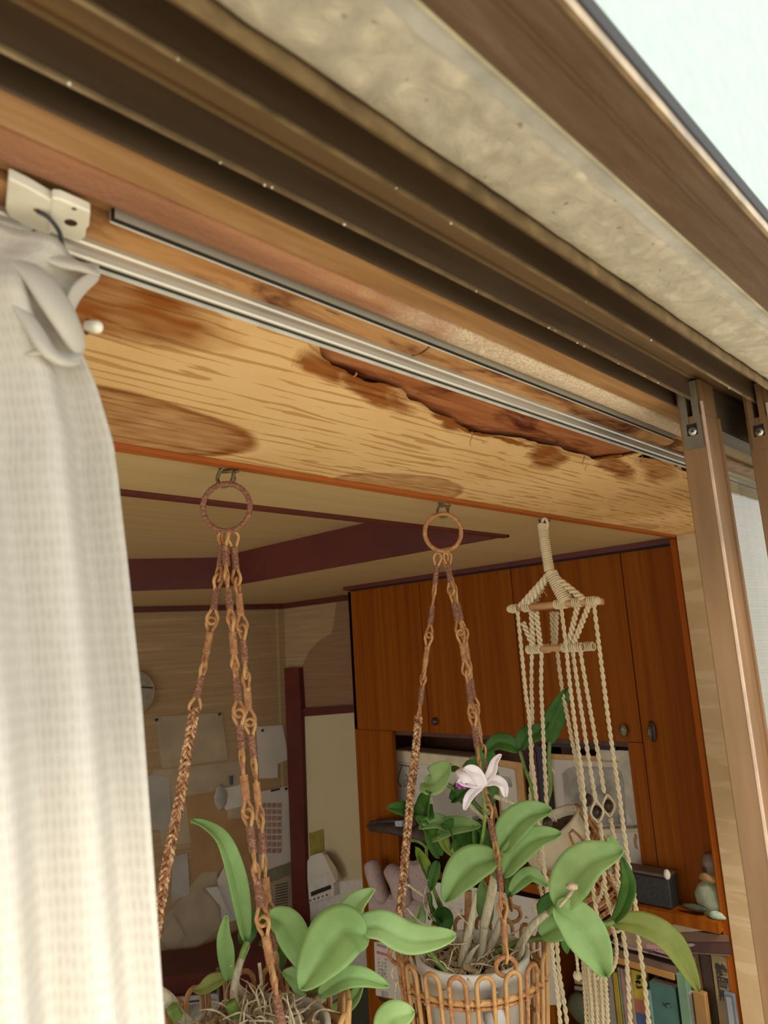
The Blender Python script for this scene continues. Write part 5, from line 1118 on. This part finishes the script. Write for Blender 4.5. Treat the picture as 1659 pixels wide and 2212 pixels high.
cordp([(1118, 1322), (1126, 1400), (1136, 1500), (1143, 1550), (1148, 1640), (1152, 1663), (1159, 1731), (1165, 1790), (1172, 1844), (1177, 1889), (1186, 1957), (1191, 2020), (1196, 2080), (1204, 2140), (1212, 2225)], [1.335, 1.30, 1.27, 1.30])
cordp([(1149, 1405), (1148, 1480), (1150, 1550), (1148, 1640), (1146, 1731)], [1.335, 1.34, 1.33])
cordp([(1170, 1402), (1169, 1480), (1172, 1550), (1175, 1618), (1179, 1708), (1181, 1745)], [1.335, 1.32, 1.31])
cordp([(1203, 1402), (1213, 1480), (1226, 1550), (1238, 1612), (1248, 1660), (1258, 1730)], [1.382, 1.35, 1.32])
cordp([(1212, 1312), (1222, 1390), (1230, 1470), (1240, 1550), (1249, 1618), (1258, 1686), (1265, 1765), (1272, 1828), (1276, 1880), (1281, 1916), (1290, 1979), (1300, 2025)], [1.335, 1.30, 1.27, 1.30])
cordp([(1236, 1398), (1246, 1470), (1258, 1550), (1270, 1629), (1283, 1708), (1288, 1733)], [1.335, 1.33, 1.31]); cordp([(1296, 1778), (1301, 1821), (1304, 1880), (1312, 1940), (1330, 1995)], [1.31, 1.28, 1.31])
cordp([(1252, 1396), (1264, 1470), (1278, 1550), (1292, 1629), (1305, 1712)], [1.34, 1.33, 1.32]); cordp([(1319, 1768), (1328, 1821), (1333, 1870), (1337, 1930), (1345, 1985)], [1.32, 1.28, 1.31])
cordp([(1283, 1306), (1291, 1370), (1301, 1450), (1313.5, 1550), (1326, 1640), (1339.5, 1731), (1351, 1821), (1362, 1889), (1373, 1957), (1376, 1990), (1379, 2028), (1392, 2120), (1403, 2225)], [1.335, 1.32, 1.30, 1.30])
cordp([(1344, 2000), (1348, 2030), (1353, 2065), (1359, 2157), (1363, 2225)], [1.30, 1.30], tw=True); cordp([(1203, 2034), (1208, 2100), (1218, 2160), (1227, 2225)], [1.31, 1.31], tw=True)
for (bx_, by_, x) in ((1290, 1753, 1.31), (1315, 1740, 1.32)):
    for s_ in (-1, 1): MB().tube(poly_interp([mx(bx_-3, by_-24, x), mx(bx_+s_*12, by_-6, x), mx(bx_+s_*12, by_+8, x), mx(bx_+3, by_+24, x)], 12), .0024, 6).build('bead_strand', 'cord', mh, True)
for (bx_, by_, x) in ((1289, 1754, 1.32), (1314, 1741, 1.33), (1183, 1778, 1.33), (1270, 1728, 1.35), (1146, 1745, 1.36)): MB().ball(mx(bx_, by_, x), .0105, 16, 10, (1, 1, 1.15)).build('bead', 'bead', mh, True)
# split cords around the pot, gathered knots and tassel
for px in ([(1317, 1884), (1325, 1900), (1338, 1930), (1334, 1955), (1320, 1970)], [(1302, 1905), (1300, 1930), (1290, 1948)], [(1164, 1800), (1162, 1860), (1166, 1910), (1174, 1945)], [(1178, 1905), (1195, 1935), (1210, 1955)], [(1180, 1895), (1200, 1930), (1216, 1950)], [(1360, 1900), (1352, 1950), (1358, 1990)]):
    cordp(px, [1.285, 1.285], .0022, .0017, .012, 'split_cord')
for (kx, ky, rr_) in ((1350, 1990, .012), (1366, 1994, .010), (1300, 2045, .016), (1165, 1958, .013), (1330, 2002, .010)):
    P = [];
    for i in range(60): a = i*.62; b = i*.29; P.append(onX(kx, ky, 1.30) + Vector((rr_*.5*math.cos(a)*math.cos(b), rr_*math.sin(a), rr_*.9*math.cos(a)*math.sin(b))))
    MB().tube(P, .0022, 6).build('knot', 'cord', mh, True)
for i, (a, b, c_) in enumerate([(1258, 1267, 1.31), (1264, 1275, 1.31), (1270, 1281, 1.30), (1275, 1287, 1.31), (1282, 1292, 1.30), (1289, 1298, 1.31), (1295, 1304, 1.30), (1301, 1310, 1.31), (1305, 1314, 1.30)]):
    cordp([(a, 2060), (a+3, 2110), (b-2, 2170), (b+1, 2230)], [c_, c_], .0018, .0020, .016, 'tassel_cord', tw=(i % 3 == 0))
cordp([(1318, 1990), (1330, 2030), (1331, 2070), (1322, 2095), (1305, 2108), (1290, 2112)], [1.29, 1.24], .0018, .0022, .014, 'loop_cord', tw=True)
cordp([(1241, 2040), (1246, 2070), (1249, 2100)], [1.30, 1.30], .0014, .0019, .014, 'knotted_end', tw=True); MB().ball(mx(1248, 2108, 1.30), .0085, 12, 8, (1, 1, .9), .5, 4).build('end_knot', 'cord', mh, True)

# tilted pot in a small rattan cradle
UP = (Vector((0, 0, 1))*.866 - RT*.50).normalized(); PC = onX(1180, 1786, 1.40)
cp = empty('cream_pot', PC - UP*.12, 'cream glazed pot tipped to the left inside the macrame hanger', 'plant pot')
MB().lathe([(.0001, -.125), (.040, -.125), (.060, -.11), (.072, -.06), (.0745, -.012), (.078, -.008), (.078, 0), (.072, 0), (.069, -.012), (.066, -.06), (.052, -.105), (.0001, -.118)], PC, UP, 44).build('pot_body', 'pot_cream', cp, True)
MB().lathe([(.0001, -.016), (.035, -.014), (.0695, -.020)], PC, UP, 28).build('potting_bark', 'soil', cp)
cr = empty('rattan_cradle', PC - UP*.22, 'coiled rattan cradle around the cream pot in the macrame hanger', 'basket')
U_ = UP.orthogonal().normalized(); V_ = UP.cross(U_)
for h, R_ in ((-.055, .082), (-.060, .0835), (-.085, .085), (-.108, .086), (-.130, .086), (-.150, .084), (-.170, .080), (-.188, .074), (-.204, .066), (-.214, .055)):
    for k in range(2): MB().tube([PC + UP*(h-.0048*k) + (U_*math.cos(a) + V_*math.sin(a))*(R_+.001*math.sin(a*7+k)) for a in [2*math.pi*i/64 for i in range(64)]], .0026, 7, True).build('coil_ring', ['rattan_d', 'cane_bleached'][k], cr, True)
for k in range(8):
    a = 2*math.pi*k/8 + .35; d_ = U_*math.cos(a) + V_*math.sin(a); P = []; tg = UP.cross(d_)
    if d_.dot(RT) < .25: continue
    for h in (-.20, -.13, -.05): P.append(PC + UP*h + d_*(.074 if h < -.19 else .090) - tg*.012)
    for i in range(1, 6): b = math.pi*i/6; P.append(PC + UP*(-.05 + .045*math.sin(b)) + d_*.090 - tg*.012*math.cos(b))
    for h in (-.05, -.13, -.20): P.append(PC + UP*h + d_*(.074 if h < -.19 else .090) + tg*.012)
    MB().tube(poly_interp(P, 30), .0028, 7).build('cane_loop', 'rattan_d', cr, True)
o3 = empty('orchid', PC, 'orchid with upright deep green leaves growing out of the tipped cream pot', 'orchid')
e3 = 1.50
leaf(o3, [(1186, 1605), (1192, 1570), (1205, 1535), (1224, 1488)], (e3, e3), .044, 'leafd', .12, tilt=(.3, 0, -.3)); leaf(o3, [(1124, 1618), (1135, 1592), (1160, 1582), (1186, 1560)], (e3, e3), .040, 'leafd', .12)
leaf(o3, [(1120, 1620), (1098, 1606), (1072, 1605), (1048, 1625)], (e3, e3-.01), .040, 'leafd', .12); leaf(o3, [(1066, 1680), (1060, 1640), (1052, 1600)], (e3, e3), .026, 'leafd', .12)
stem(o3, [(1187, 1600), (1186, 1650), (1190, 1700), (1180, 1745), (1182, 1778)], (e3, e3-.03), [.0032, .0045, .0035, .0036, .003], 'stemg', 'stem'); stem(o3, [(1122, 1620), (1134, 1660), (1148, 1700), (1165, 1780)], (e3, e3-.03), .0036, 'stemg', 'stem')
stem(o3, [(1188, 1655), (1187, 1690), (1184, 1720)], (e3-.005, e3-.01), [.004, .0042, .003], 'bulb')
for px in ([(1192, 1660), (1200, 1672), (1204, 1680)], [(1180, 1745), (1200, 1755), (1210, 1768)], [(1185, 1750), (1196, 1760), (1202, 1775)], [(1232, 1745), (1240, 1740), (1244, 1752)]): stem(o3, px, (e3-.06, e3-.06), .0012, 'root', 'root')

# ------------------------------------------------------------ clean up helper properties
for o in bpy.data.objects:
    if '_base' in o.keys(): del o['_base']
